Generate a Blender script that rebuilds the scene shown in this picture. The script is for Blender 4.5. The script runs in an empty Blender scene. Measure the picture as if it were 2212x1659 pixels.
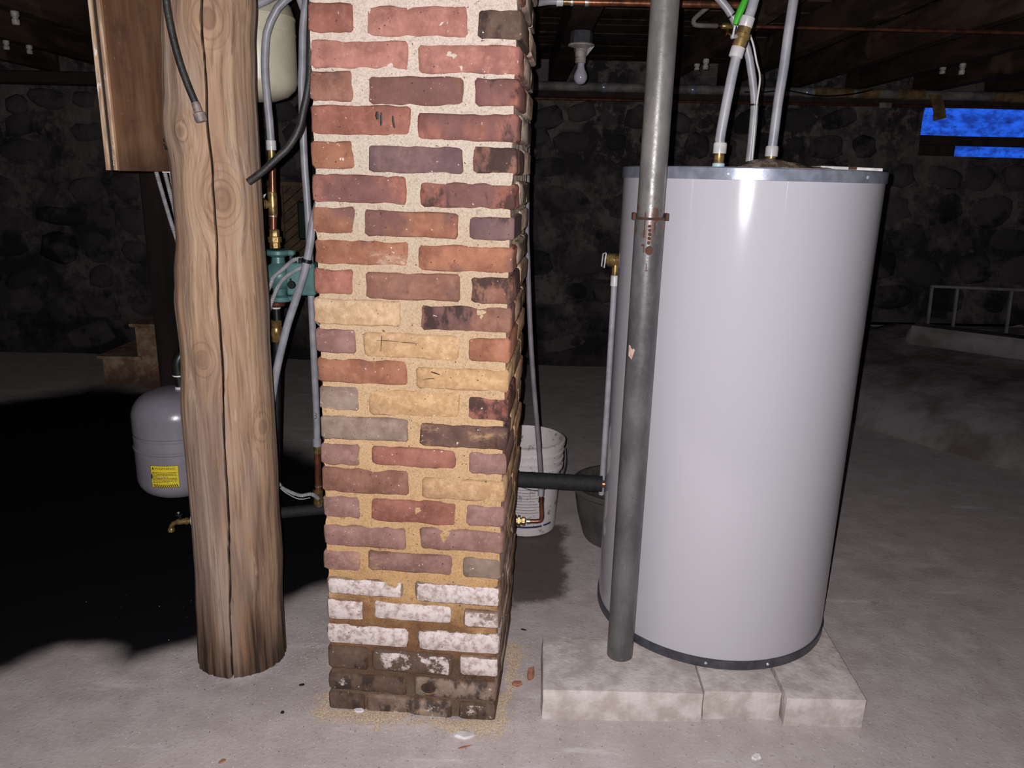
import bpy, bmesh, math, random
from mathutils import Vector, Matrix, noise as mn
random.seed(7)
S = bpy.context.scene
COL = S.collection
rnd = random.uniform

# ------------------------------------------------------------------ camera
TH = math.atan(1661.0 / 6172.0); PH = math.radians(1.45)
Fv = Vector((0, math.cos(TH), -math.sin(TH))); Uv = Vector((0, math.sin(TH), math.cos(TH))); Rv = Vector((1, 0, 0))
R2 = Rv * math.cos(PH) + Uv * math.sin(PH); U2 = Uv * math.cos(PH) - Rv * math.sin(PH)
cd = bpy.data.cameras.new('camera'); cam = bpy.data.objects.new('camera', cd); COL.objects.link(cam)
cd.sensor_fit = 'HORIZONTAL'; cd.sensor_width = 36; cd.lens = 1661.0 / 2212.0 * 36; cd.clip_start = 0.02
M = Matrix((R2, U2, -Fv)).transposed().to_4x4(); M.translation = (0, 0, 1.40); cam.matrix_world = M
S.camera = cam
# ------------------------------------------------------------------ light
w = bpy.data.worlds.new('world'); S.world = w; w.use_nodes = True
w.node_tree.nodes['Background'].inputs[0].default_value = (0.55, 0.6, 0.8, 1)
w.node_tree.nodes['Background'].inputs[1].default_value = 0.02
ld = bpy.data.lights.new('phone_flash', 'SPOT'); ld.energy = 188; ld.shadow_soft_size = 0.0035
ld.spot_size = math.radians(160); ld.spot_blend = 0.4; ld.color = (1.0, 0.965, 0.985)
lo = bpy.data.objects.new('phone_flash', ld); COL.objects.link(lo)
M2 = M.copy(); M2.translation = (-0.022, 0.0, 1.408); lo.matrix_world = M2
S.view_settings.view_transform = 'Standard'; S.view_settings.look = 'None'
S.view_settings.exposure = 0.0; S.view_settings.gamma = 1.0; S.view_settings.use_curve_mapping = False

# ------------------------------------------------------------------ node helpers
def lin(c):
    return tuple(((v / 255) / 12.92 if v / 255 <= 0.04045 else ((v / 255 + 0.055) / 1.055) ** 2.4) for v in c) + (1,)

class NT:
    def __init__(s, name):
        s.m = bpy.data.materials.new(name); s.m.use_nodes = True
        s.t = s.m.node_tree; s.b = s.t.nodes['Principled BSDF']
        s.tc = s.t.nodes.new('ShaderNodeTexCoord'); s.obj = s.tc.outputs['Object']
        s.pos = s.t.nodes.new('ShaderNodeNewGeometry').outputs['Position']
    def put(s, sock, v):
        if isinstance(v, bpy.types.NodeSocket): s.t.links.new(v, sock)
        elif v is not None:
            if hasattr(sock, 'default_value'):
                try: sock.default_value = v
                except Exception: sock.default_value = tuple(v)[:3]
    def n(s, typ, ins=None, **props):
        nd = s.t.nodes.new(typ)
        for k, v in props.items(): setattr(nd, k, v)
        for k, v in (ins or {}).items(): s.put(nd.inputs[k], v)
        return nd
    def noise(s, vec, scale, detail=4, rough=0.55, stretch=None, dist=0.0):
        if stretch: vec = s.n('ShaderNodeMapping', {'Vector': vec, 'Scale': stretch}).outputs[0]
        return s.n('ShaderNodeTexNoise', {'Vector': vec, 'Scale': scale, 'Detail': detail, 'Roughness': rough, 'Distortion': dist}).outputs['Fac']
    def mix(s, f, a, b, mode='MIX'):
        nd = s.n('ShaderNodeMix', data_type='RGBA', blend_type=mode)
        s.put(nd.inputs[0], f); s.put(nd.inputs[6], a); s.put(nd.inputs[7], b)
        return nd.outputs[2]
    def m_(s, op, a, b=0.0, c=0.0, clamp=False):
        nd = s.n('ShaderNodeMath', operation=op, use_clamp=clamp)
        s.put(nd.inputs[0], a); s.put(nd.inputs[1], b); s.put(nd.inputs[2], c)
        return nd.outputs[0]
    def ss(s, v, lo, hi, a=0.0, b=1.0):
        nd = s.n('ShaderNodeMapRange', {0: v, 1: lo, 2: hi, 3: a, 4: b}, interpolation_type='SMOOTHSTEP')
        return nd.outputs[0]
    def ramp(s, f, stops):
        nd = s.n('ShaderNodeValToRGB', {0: f}); r = nd.color_ramp
        while len(r.elements) < len(stops): r.elements.new(0.5)
        for e, (p, c) in zip(r.elements, stops): e.position = p; e.color = c
        return nd.outputs[0]
    def bump(s, h, strength=0.3, dist=0.01, prev=None):
        nd = s.n('ShaderNodeBump', {'Height': h, 'Strength': strength, 'Distance': dist})
        if prev is not None: s.put(nd.inputs['Normal'], prev)
        return nd.outputs[0]
    def oattr(s, name):
        return s.n('ShaderNodeAttribute', attribute_type='OBJECT', attribute_name=name).outputs['Fac']
    def gattr(s, name):
        return s.n('ShaderNodeAttribute', attribute_type='GEOMETRY', attribute_name=name).outputs['Fac']
    def sepz(s, vec=None):
        return s.n('ShaderNodeSeparateXYZ', {0: vec or s.pos}).outputs
    def out(s, color=None, rough=None, metal=None, normal=None, **kw):
        s.put(s.b.inputs['Base Color'], color); s.put(s.b.inputs['Roughness'], rough)
        s.put(s.b.inputs['Metallic'], metal)
        if normal is not None: s.put(s.b.inputs['Normal'], normal)
        for k, v in kw.items(): s.put(s.b.inputs[k.replace('_', ' ')], v)
        return s.m

MATS = {}
def pm(name, c1, c2=None, scale=12, rough=0.55, metal=0.0, bump=0.1, bscale=60, stretch=None, lo=0.35, hi=0.65, spec=0.5, bdist=0.004):
    """mottled two-colour material, colours in sRGB bytes"""
    if name in MATS: return MATS[name]
    t = NT(name); c2 = c2 or tuple(v * 0.8 for v in c1)
    f = t.ss(t.noise(t.pos, scale, 5, 0.6, stretch), lo, hi)
    col = t.mix(f, lin(c2), lin(c1))
    nrm = t.bump(t.noise(t.pos, bscale, 3, 0.6, stretch), bump, bdist) if bump else None
    MATS[name] = t.out(col, rough, metal, nrm, Specular_IOR_Level=spec)
    return MATS[name]

# ------------------------------------------------------------------ mesh helpers
class MB:
    def __init__(s): s.v = []; s.f = []
    def add(s, vs, fs):
        o = len(s.v); s.v += [Vector(v) for v in vs]; s.f += [tuple(i + o for i in f) for f in fs]; return s
    def box(s, lo, hi, M=None):
        x0, y0, z0 = lo; x1, y1, z1 = hi
        vs = [Vector(p) for p in ((x0,y0,z0),(x1,y0,z0),(x1,y1,z0),(x0,y1,z0),(x0,y0,z1),(x1,y0,z1),(x1,y1,z1),(x0,y1,z1))]
        if M: vs = [M @ v for v in vs]
        return s.add(vs, [(0,3,2,1),(4,5,6,7),(0,1,5,4),(1,2,6,5),(2,3,7,6),(3,0,4,7)])
    def bbox(s, lo, hi, b=0.003, M=None, jit=0.0):
        """bevelled box"""
        bm = bmesh.new(); bmesh.ops.create_cube(bm, size=1)
        lo = Vector(lo); hi = Vector(hi); c = (lo + hi) / 2; d = hi - lo
        for v in bm.verts: v.co = Vector((v.co.x * d.x, v.co.y * d.y, v.co.z * d.z)) + c
        bmesh.ops.bevel(bm, geom=bm.edges[:], offset=b, segments=1, affect='EDGES')
        bm.verts.index_update()
        vs = [v.co.copy() + Vector((rnd(-jit, jit), rnd(-jit, jit), rnd(-jit, jit))) for v in bm.verts]
        if M: vs = [M @ v for v in vs]
        s.add(vs, [tuple(v.index for v in f.verts) for f in bm.faces]); bm.free(); return s
    def tube(s, pts, r, seg=12, cap=True):
        pts = [Vector(p) for p in pts]; n = len(pts)
        rs = r if isinstance(r, (list, tuple)) else [r] * n
        tg = [(pts[min(i + 1, n - 1)] - pts[max(i - 1, 0)]).normalized() for i in range(n)]
        a = Vector((0, 0, 1)) if abs(tg[0].z) < 0.9 else Vector((0, 1, 0))
        u = tg[0].cross(a).normalized(); vs = []; fs = []
        for i in range(n):
            if tg[i].length < 1e-6: tg[i] = tg[i - 1]
            u = (u - tg[i] * u.dot(tg[i])).normalized(); w_ = tg[i].cross(u)
            for k in range(seg):
                an = 2 * math.pi * k / seg
                vs.append(pts[i] + (u * math.cos(an) + w_ * math.sin(an)) * rs[i])
        for i in range(n - 1):
            for k in range(seg):
                k2 = (k + 1) % seg
                fs.append((i * seg + k, i * seg + k2, (i + 1) * seg + k2, (i + 1) * seg + k))
        if cap: fs.append(tuple(range(seg - 1, -1, -1))); fs.append(tuple((n - 1) * seg + k for k in range(seg)))
        return s.add(vs, fs)
    def cyl(s, a, b, r, seg=16): return s.tube([a, b], r, seg)
    def lathe(s, prof, c, axis=(0, 0, 1), seg=48, cap=True):
        """prof: (radius, height) pairs along axis from point c"""
        ax = Vector(axis).normalized(); a = Vector((1, 0, 0)) if abs(ax.x) < 0.9 else Vector((0, 1, 0))
        u = (a - ax * a.dot(ax)).normalized(); w_ = ax.cross(u); c = Vector(c); vs = []; fs = []
        for (r, h) in prof:
            for k in range(seg):
                an = 2 * math.pi * k / seg; vs.append(c + ax * h + (u * math.cos(an) + w_ * math.sin(an)) * max(r, 1e-5))
        for i in range(len(prof) - 1):
            for k in range(seg):
                k2 = (k + 1) % seg; fs.append((i * seg + k, i * seg + k2, (i + 1) * seg + k2, (i + 1) * seg + k))
        if cap: fs.append(tuple(range(seg - 1, -1, -1))); fs.append(tuple((len(prof) - 1) * seg + k for k in range(seg)))
        return s.add(vs, fs)
    def build(s, name, mat, parent=None, local=False, smooth=35, base=False):
        lo = [min(v[i] for v in s.v) for i in range(3)]; hi = [max(v[i] for v in s.v) for i in range(3)]
        c = Vector([(a + b) / 2 for a, b in zip(lo, hi)])
        if base: c.z = lo[2]
        me = bpy.data.meshes.new(name); me.from_pydata([v - c for v in s.v], [], s.f); me.update()
        if smooth:
            me.polygons.foreach_set('use_smooth', [True] * len(me.polygons)); me.set_sharp_from_angle(angle=math.radians(smooth))
        if mat: me.materials.append(mat)
        o = bpy.data.objects.new(name, me); COL.objects.link(o)
        o.location = c
        if parent:
            o.parent = parent
            if not local:
                p = parent; off = Vector((0, 0, 0))
                while p: off += Vector(p.location); p = p.parent
                o.location = c - off
        return o

def thing(name, label, cat, loc, group=None, rz=0):
    o = bpy.data.objects.new(name, None); COL.objects.link(o); o.location = loc; o.rotation_euler.z = rz
    o.empty_display_size = 0.05
    return tag(o, label, cat, group)
def tag(o, label, cat, group=None, kind=None):
    if label: o['label'] = label
    if cat: o['category'] = cat
    if group: o['group'] = group
    if kind: o['kind'] = kind
    return o
def struct(o, label=None): o['kind'] = 'structure'; return tag(o, label, None)

def smooth_path(pts, step=0.02):
    """Catmull-Rom through pts, resampled about every step metres"""
    P = [Vector(p) for p in pts]; P = [P[0] * 2 - P[1]] + P + [P[-1] * 2 - P[-2]]; out = []
    for i in range(1, len(P) - 2):
        a, b, c, d = P[i - 1:i + 3]; n = max(1, int((c - b).length / step))
        for k in range(n):
            t = k / n
            out.append(0.5 * ((2 * b) + (c - a) * t + (2 * a - 5 * b + 4 * c - d) * t * t + (3 * b - a - 3 * c + d) * t ** 3))
    out.append(P[-2]); return out
def fb(x, y=0.0, z=0.0, o=4):
    v = 0; a = 0.5; f = 1.0
    for _ in range(o):
        v += a * mn.noise(Vector((x * f, y * f, z * f))); a *= 0.5; f *= 2.03
    return v
def conduit_tube(pts, r):
    """helically ribbed armour: radius swings along the run"""
    p = smooth_path(pts, 0.0028); return MB().tube(p, [r * (1.0 if i % 2 else 0.78) for i in range(len(p))], 10)

# ------------------------------------------------------------------ materials
def m_floor():
    t = NT('concrete_floor'); p = t.pos
    n1 = t.noise(p, 1.1, 6, 0.6); n2 = t.noise(p, 9, 6, 0.65); n3 = t.noise(p, 90, 3, 0.6)
    c = t.mix(t.ss(n1, 0.35, 0.65), lin((196, 186, 184)), lin((218, 209, 210)))
    c = t.mix(t.ss(n2, 0.3, 0.7, 0, 0.55), lin((176, 165, 162)), c)
    c = t.mix(t.ss(t.noise(p, 6, 5, 0.6, (0.35, 2.2, 1)), 0.6, 0.72, 0, 0.4), c, lin((232, 225, 228)))
    c = t.mix(t.ss(t.noise(p, 16, 4, 0.6), 0.67, 0.71, 0, 0.45), c, lin((144, 130, 124)))
    c = t.mix(t.ss(n3, 0.62, 0.7, 0, 0.5), c, lin((116, 106, 102)))
    c = t.mix(t.ss(t.noise(p, 130, 2, 0.5), 0.68, 0.72, 0, 0.7), c, lin((225, 220, 218)))
    sand = t.gattr('sand'); sm = t.ss(t.m_('ADD', sand, t.m_('MULTIPLY', t.m_('SUBTRACT', t.noise(p, 22, 5, 0.7), 0.5), 1.6)), 0.25, 0.75)
    sc = t.mix(t.ss(t.noise(p, 240, 3, 0.7), 0.4, 0.62), lin((172, 144, 110)), lin((232, 210, 176)))
    c = t.mix(t.m_('MULTIPLY', sm, 0.7), c, sc)
    dm = t.ss(t.m_('ADD', t.gattr('damp'), t.m_('MULTIPLY', t.m_('SUBTRACT', t.noise(p, 10, 6, 0.7), 0.5), 1.3)), 0.3, 0.8)
    c = t.mix(t.m_('MULTIPLY', dm, 0.85), c, lin((74, 62, 56)))
    so = t.ss(t.m_('ADD', t.gattr('dark_amount'), t.m_('MULTIPLY', t.m_('SUBTRACT', t.noise(p, 7, 4, 0.6), 0.5), 0.28)), 0.12, 0.88)
    c = t.mix(so, c, lin((21, 20, 23)))  # blends the outlined floor area to near black, soft edged
    h = t.m_('ADD', t.m_('MULTIPLY', n2, 0.7), t.m_('MULTIPLY', n3, 0.35))
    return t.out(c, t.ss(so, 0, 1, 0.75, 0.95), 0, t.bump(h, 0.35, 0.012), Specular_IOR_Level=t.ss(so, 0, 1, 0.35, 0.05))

def m_brick():
    t = NT('fired_clay_brick'); p = t.pos
    base = t.n('ShaderNodeObjectInfo').outputs['Color']
    n1 = t.noise(p, 17, 5, 0.62); n2 = t.noise(p, 60, 5, 0.65)
    c = t.mix(t.ss(n1, 0.32, 0.68, 0, 0.75), t.mix(1.0, base, (0.72, 0.68, 0.68, 1), 'MULTIPLY'), t.mix(1.0, base, (1.2, 1.24, 1.26, 1), 'MULTIPLY'))
    c = t.mix(t.ss(n2, 0.46, 0.72, 0, 0.45), c, t.mix(1.0, base, (1.45, 1.6, 1.65, 1), 'MULTIPLY'))
    c = t.mix(t.ss(t.noise(p, 7, 5, 0.6), 0.5, 0.7, 0, 0.4), c, t.mix(1.0, base, (1.4, 1.6, 1.7, 1), 'MULTIPLY'))
    c = t.mix(t.ss(t.noise(p, 24, 5, 0.7, (1, 1, 0.6)), 0.54, 0.7, 0, 0.5), c, t.mix(1.0, base, (0.5, 0.47, 0.5, 1), 'MULTIPLY'))
    # fire-flashed purple patches and dark smoke blotches
    pu = t.m_('ADD', t.noise(p, 11, 3, 0.5, (1, 1, 0.5)), t.m_('MULTIPLY', t.m_('SUBTRACT', t.oattr('flash'), 0.5), 0.42))
    c = t.mix(t.ss(pu, 0.5, 0.66, 0, 0.62), c, lin((92, 70, 74)))
    so = t.m_('ADD', t.noise(p, 14, 5, 0.65, (1.2, 1, 0.7)), t.m_('MULTIPLY', t.m_('SUBTRACT', t.oattr('dark_amount'), 0.5), 0.5))
    c = t.mix(t.ss(so, 0.56, 0.68, 0, 0.85), c, lin((52, 42, 40)))
    # smeared mortar and salt bloom
    sm = t.m_('ADD', t.noise(p, 9, 6, 0.68, (0.8, 1, 1.5)), t.m_('MULTIPLY', t.m_('SUBTRACT', t.oattr('smear'), 0.5), 0.7))
    smf = t.ss(sm, 0.5, 0.66, 0, 0.85)
    zz = t.sepz()[2]
    smc = t.mix(t.ss(zz, 0.95, 1.35), lin((202, 167, 125)), lin((216, 200, 184)))
    smc = t.mix(t.ss(n2, 0.35, 0.7), t.mix(1.0, smc, (0.72, 0.66, 0.6, 1), 'MULTIPLY'), smc)
    c = t.mix(smf, c, smc)
    g = t.n('ShaderNodeSeparateXYZ', {0: t.tc.outputs['Generated']}).outputs
    gx = t.m_('ABSOLUTE', t.m_('SUBTRACT', g[0], 0.5)); gz = t.m_('ABSOLUTE', t.m_('SUBTRACT', g[2], 0.5))
    rim = t.m_('MAXIMUM', t.ss(gx, 0.44, 0.5), t.ss(gz, 0.34, 0.5))
    c = t.mix(t.m_('MULTIPLY', t.m_('MULTIPLY', rim, t.ss(t.noise(p, 20, 5, 0.65), 0.35, 0.6)), t.ss(t.oattr('bloom'), 0.0, 0.5, 0.12, 0.75)), c, lin((92, 64, 44)))
    ef = t.m_('ADD', t.m_('SUBTRACT', t.noise(p, 16, 6, 0.7), t.m_('MULTIPLY', rim, 0.36)), t.m_('MULTIPLY', t.m_('SUBTRACT', t.oattr('bloom'), 0.5), 0.75))
    c = t.mix(t.ss(ef, 0.5, 0.58, 0, 0.93), c, t.mix(t.ss(n2, 0.3, 0.6), lin((160, 138, 130)), lin((218, 207, 203))))
    c = t.mix(t.ss(t.noise(p, 150, 2, 0.5), 0.7, 0.74, 0, 0.8), c, lin((40, 30, 28)))
    c = t.mix(t.ss(t.noise(p, 120, 2, 0.5), 0.72, 0.76, 0, 0.7), c, lin((232, 222, 212)))
    h = t.m_('ADD', t.m_('MULTIPLY', n1, 0.5), t.m_('MULTIPLY', t.noise(p, 180, 4, 0.7), 0.5))
    return t.out(c, 0.85, 0, t.bump(h, 0.45, 0.006), Specular_IOR_Level=0.25)

def m_mortar():
    t = NT('lime_mortar'); p = t.pos; zz = t.sepz()[2]
    n1 = t.noise(p, 14, 5, 0.65); zn = t.m_('ADD', zz, t.m_('MULTIPLY', t.m_('SUBTRACT', n1, 0.5), 0.35))
    f = t.m_('DIVIDE', zn, 1.9)
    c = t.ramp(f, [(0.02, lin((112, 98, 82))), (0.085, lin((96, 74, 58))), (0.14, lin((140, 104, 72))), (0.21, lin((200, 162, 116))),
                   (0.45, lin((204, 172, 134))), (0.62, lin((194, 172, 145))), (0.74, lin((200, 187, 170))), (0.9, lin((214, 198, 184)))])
    c = t.mix(t.ss(t.noise(p, 220, 3, 0.7), 0.3, 0.6, 0.3, 1.0), t.mix(1.0, c, (0.6, 0.56, 0.53, 1), 'MULTIPLY'), c)
    c = t.mix(t.ss(t.noise(p, 30, 4, 0.65), 0.62, 0.7, 0, 0.6), c, t.mix(1.0, c, (0.5, 0.42, 0.36, 1), 'MULTIPLY'))
    c = t.mix(t.ss(t.noise(p, 140, 2, 0.5), 0.69, 0.73, 0, 0.8), c, lin((50, 40, 34)))
    return t.out(c, 0.95, 0, t.bump(t.m_('ADD', t.noise(p, 260, 4, 0.75), n1), 0.6, 0.006), Specular_IOR_Level=0.15)

KNOTS = [(-0.722, 1.925, 1.735, 0.03), (-0.715, 1.915, 1.33, 0.036), (-0.79, 1.91, 0.93, 0.024), (-0.655, 1.955, 0.735, 0.026), (-0.80, 1.905, 1.485, 0.016)]
def m_log():
    t = NT('weathered_log'); p = t.pos; warp = None; mask = None; ring = None
    x, y, z = t.sepz()[:3]
    for (kx, ky, kz, kr) in KNOTS:
        d3 = t.n('ShaderNodeVectorMath', {0: p, 1: (kx, ky, kz)}, operation='SUBTRACT').outputs[0]
        d3 = t.n('ShaderNodeVectorMath', {0: d3, 1: (1, 1, 0.72)}, operation='MULTIPLY').outputs[0]
        d = t.n('ShaderNodeVectorMath', {0: d3}, operation='LENGTH').outputs['Value']
        q = t.ss(d, kr * 0.55, kr * 3.2, 1, 0); cr = t.ss(d, kr * 0.55, kr * 0.8, 1, 0)
        dx = t.m_('MULTIPLY', t.m_('SUBTRACT', x, kx), q)
        warp = dx if warp is None else t.m_('ADD', warp, dx)
        mask = cr if mask is None else t.m_('MAXIMUM', mask, cr)
        rg = t.m_('MULTIPLY', q, t.m_('SINE', t.m_('MULTIPLY', d, 420)))
        ring = rg if ring is None else t.m_('ADD', ring, rg)
    px = t.n('ShaderNodeCombineXYZ', {0: t.m_('SUBTRACT', x, t.m_('MULTIPLY', warp, 0.75)), 1: y, 2: z}).outputs[0]
    g1 = t.noise(px, 26, 6, 0.6, (1, 1, 0.055), 0.6); g2 = t.noise(px, 95, 5, 0.65, (1, 1, 0.03)); big = t.noise(px, 7, 4, 0.6, (1, 1, 0.22))
    c = t.ramp(g1, [(0.3, lin((116, 94, 78))), (0.42, lin((146, 118, 97))), (0.52, lin((164, 134, 108))), (0.64, lin((180, 154, 128))), (0.75, lin((136, 106, 84)))])
    c = t.mix(t.ss(big, 0.42, 0.62, 0, 0.75), c, t.mix(t.ss(g1, 0.3, 0.7), lin((120, 102, 92)), lin((168, 150, 138))))
    c = t.mix(t.ss(g2, 0.52, 0.72, 0, 0.6), c, lin((84, 62, 46)))
    c = t.mix(t.ss(g2, 0.25, 0.36, 0.4, 0), c, lin((214, 190, 158)))
    c = t.mix(t.ss(t.noise(px, 9, 4, 0.6, (1, 1, 0.12)), 0.58, 0.7, 0, 0.45), c, lin((172, 126, 84)))
    c = t.mix(t.ss(t.noise(px, 60, 5, 0.7, (1, 1, 0.09)), 0.56, 0.7, 0, 0.55), c, lin((100, 78, 62)))
    c = t.mix(t.ss(t.noise(px, 38, 5, 0.7, (1, 1, 0.14)), 0.6, 0.72, 0, 0.5), c, lin((200, 180, 158)))
    c = t.mix(t.ss(ring, 0.25, 0.9, 0, 0.3), c, lin((98, 70, 50)))
    c = t.mix(t.m_('MULTIPLY', mask, 0.6), c, lin((120, 96, 78)))
    rot = t.ss(t.m_('ADD', z, t.m_('MULTIPLY', t.m_('SUBTRACT', t.noise(px, 24, 4, 0.6, (1, 1, 0.05)), 0.5), 0.75)), 0.0, 0.24, 0.95, 0)
    c = t.mix(rot, c, t.mix(t.ss(g2, 0.35, 0.6), lin((96, 74, 56)), lin((44, 32, 26))))
    grey = t.ss(t.m_('ADD', z, t.m_('MULTIPLY', t.m_('SUBTRACT', big, 0.5), 1.2)), 0.1, 0.7, 0.55, 0)
    c = t.mix(grey, c, t.mix(1.0, c, (0.62, 0.62, 0.66, 1), 'MULTIPLY'))
    ck = t.gattr('crack'); c = t.mix(t.m_('MULTIPLY', ck, 0.96), c, lin((20, 13, 10)))
    h = t.m_('ADD', t.m_('MULTIPLY', g1, 0.6), t.m_('MULTIPLY', g2, 0.5))
    return t.out(c, 0.8, 0, t.bump(h, 0.5, 0.007), Specular_IOR_Level=0.25)

def m_steel():
    t = NT('painted_steel_pipe'); p = t.pos; z = t.sepz()[2]
    n1 = t.noise(p, 10, 6, 0.65, (1, 1, 0.45)); n2 = t.noise(p, 45, 5, 0.7)
    up = t.ss(z, 1.30, 1.33)
    c = t.mix(t.ss(n1, 0.35, 0.65), t.mix(up, lin((78, 78, 79)), lin((96, 95, 93))), t.mix(up, lin((104, 104, 105)), lin((122, 120, 118))))
    c = t.mix(t.ss(n2, 0.62, 0.72, 0, 0.55), c, lin((140, 132, 122)))
    ru = t.m_('ADD', t.noise(p, 26, 6, 0.72, (1, 1, 0.6)), t.m_('MULTIPLY', t.ss(t.m_('ABSOLUTE', t.m_('SUBTRACT', z, 1.30)), 0, 0.09, 1, 0), 0.16))
    c = t.mix(t.ss(ru, 0.62, 0.7, 0, 0.8), c, lin((92, 58, 44)))
    return t.out(c, t.ss(n2, 0.3, 0.7, 0.3, 0.5), 0.15, t.bump(n2, 0.2, 0.003), Specular_IOR_Level=0.5)

def m_enamel():
    t = NT('white_enamel'); p = t.pos
    n = t.noise(p, 700, 2, 0.5)
    return t.out(lin((181, 179, 186)), 0.125, 0, t.bump(n, 0.05, 0.0008), Specular_IOR_Level=0.55)

def m_stonewall():
    t = NT('rubble_wall_mortar'); p = t.pos
    n = t.noise(p, 3.2, 6, 0.65); n2 = t.noise(p, 14, 6, 0.7); z = t.sepz()[2]
    c = t.mix(t.ss(n, 0.4, 0.62), lin((54, 51, 51)), lin((106, 100, 98)))
    c = t.mix(t.ss(n2, 0.5, 0.66, 0, 0.8), c, lin((38, 35, 36)))
    c = t.mix(t.ss(t.m_('ADD', n2, t.m_('MULTIPLY', t.ss(z, 1.35, 1.7), 0.12)), 0.6, 0.74, 0, 0.42), c, lin((156, 147, 138)))
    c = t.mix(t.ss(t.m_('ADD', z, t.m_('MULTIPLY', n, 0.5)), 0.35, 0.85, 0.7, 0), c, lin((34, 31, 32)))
    return t.out(c, 0.95, 0, t.bump(n2, 0.8, 0.03), Specular_IOR_Level=0.1)
def m_stone():
    t = NT('fieldstone'); p = t.pos
    r = t.n('ShaderNodeObjectInfo').outputs['Random']; n2 = t.noise(p, 12, 6, 0.7)
    c = t.mix(r, lin((36, 34, 36)), lin((78, 74, 74))); c = t.mix(t.ss(t.noise(p, 3.2, 6, 0.65), 0.44, 0.6, 0, 0.7), c, t.mix(n2, lin((60, 56, 56)), lin((108, 102, 100))))
    c = t.mix(t.ss(t.noise(p, 5, 5, 0.7), 0.55, 0.68, 0, 0.75), c, lin((30, 28, 29)))
    return t.out(c, 0.95, 0, t.bump(n2, 0.7, 0.02), Specular_IOR_Level=0.12)

def m_ply():
    t = NT('plywood_face'); p = t.pos
    g = t.noise(p, 22, 5, 0.6, (1, 0.6, 0.12)); b = t.noise(p, 6, 4, 0.6)
    c = t.mix(t.ss(g, 0.35, 0.65), lin((118, 84, 62)), lin((158, 120, 90))); c = t.mix(t.ss(b, 0.5, 0.66, 0, 0.75), c, lin((92, 68, 58)))
    z = t.sepz()[2]; c = t.mix(t.ss(t.m_('ADD', z, t.m_('MULTIPLY', b, 0.1)), 1.44, 1.52, 0.55, 0), c, lin((66, 50, 44)))
    c = t.mix(t.ss(t.noise(p, 90, 3, 0.6), 0.68, 0.72, 0, 0.7), c, lin((188, 160, 130)))
    return t.out(c, 0.7, 0, t.bump(g, 0.2, 0.003), Specular_IOR_Level=0.3)
def m_plyedge():
    t = NT('plywood_edge'); p = t.pos
    c = t.mix(t.ss(t.noise(p, 60, 3, 0.6, (1, 1, 0.1)), 0.4, 0.6), lin((146, 118, 94)), lin((196, 172, 146)))
    c = t.mix(t.ss(t.noise(p, 45, 5, 0.7, (1, 1, 0.4)), 0.6, 0.66, 0, 0.9), c, lin((228, 220, 212)))
    return t.out(c, 0.85, 0, None, Specular_IOR_Level=0.2)
def m_window():
    t = NT('grimy_lit_pane'); p = t.pos
    n = t.noise(p, 9, 6, 0.7, (1, 1, 1.8)); c = t.mix(t.ss(n, 0.36, 0.66), lin((24, 56, 150)), lin((38, 100, 236)))
    c = t.mix(t.ss(t.noise(p, 26, 5, 0.7), 0.58, 0.68, 0, 0.7), c, lin((14, 26, 62)))
    t.put(t.b.inputs['Emission Color'], c); t.put(t.b.inputs['Emission Strength'], 0.95)
    return t.out(lin((20, 24, 34)), 0.6)
def m_plastic_wrap():
    t = NT('clear_plastic_pouch'); n = t.noise(t.pos, 40, 4, 0.6)
    c = t.mix(t.ss(n, 0.4, 0.6), lin((84, 72, 62)), lin((138, 122, 108)))
    return t.out(c, 0.18, 0, t.bump(n, 0.6, 0.01), Specular_IOR_Level=0.6)
def m_bucketp():
    t = NT('stained_white_plastic'); p = t.pos
    c = t.mix(t.ss(t.noise(p, 20, 6, 0.7, (1, 1, 1.4)), 0.56, 0.64, 0, 0.75), lin((214, 206, 206)), lin((116, 104, 100)))
    c = t.mix(t.ss(t.noise(p, 14, 5, 0.75, (1.5, 1.5, 0.6)), 0.62, 0.68, 0, 0.85), c, lin((128, 82, 56)))
    return t.out(c, 0.45, 0, None)
def m_stair():
    t = NT('worn_stair_wood'); p = t.pos; z = t.sepz()[2]
    c = t.mix(t.ss(t.noise(p, 7, 6, 0.7), 0.42, 0.6), lin((128, 96, 74)), lin((170, 148, 122)))
    c = t.mix(t.ss(t.m_('ADD', z, t.m_('MULTIPLY', t.noise(p, 9, 5, 0.7), 0.35)), 0.2, 0.34, 0.85, 0), c, lin((76, 54, 42)))
    return t.out(c, 0.85, 0, t.bump(t.noise(p, 30, 4, 0.6), 0.3, 0.01))
def m_dark_wood():
    t = NT('old_joist_wood'); p = t.pos; r = t.n('ShaderNodeObjectInfo').outputs['Random']
    g = t.noise(p, 9, 5, 0.65, (1, 0.25, 1)); c = t.mix(t.ss(g, 0.35, 0.65), lin((48, 38, 32)), lin((86, 70, 58)))
    c = t.mix(t.m_('MULTIPLY', r, 0.5), c, lin((42, 36, 34))); c = t.mix(t.ss(t.noise(p, 2.2, 3, 0.5), 0.6, 0.68, 0, 0.6), c, lin((112, 94, 74)))
    return t.out(c, 0.9, 0, t.bump(g, 0.3, 0.01), Specular_IOR_Level=0.12)

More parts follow.
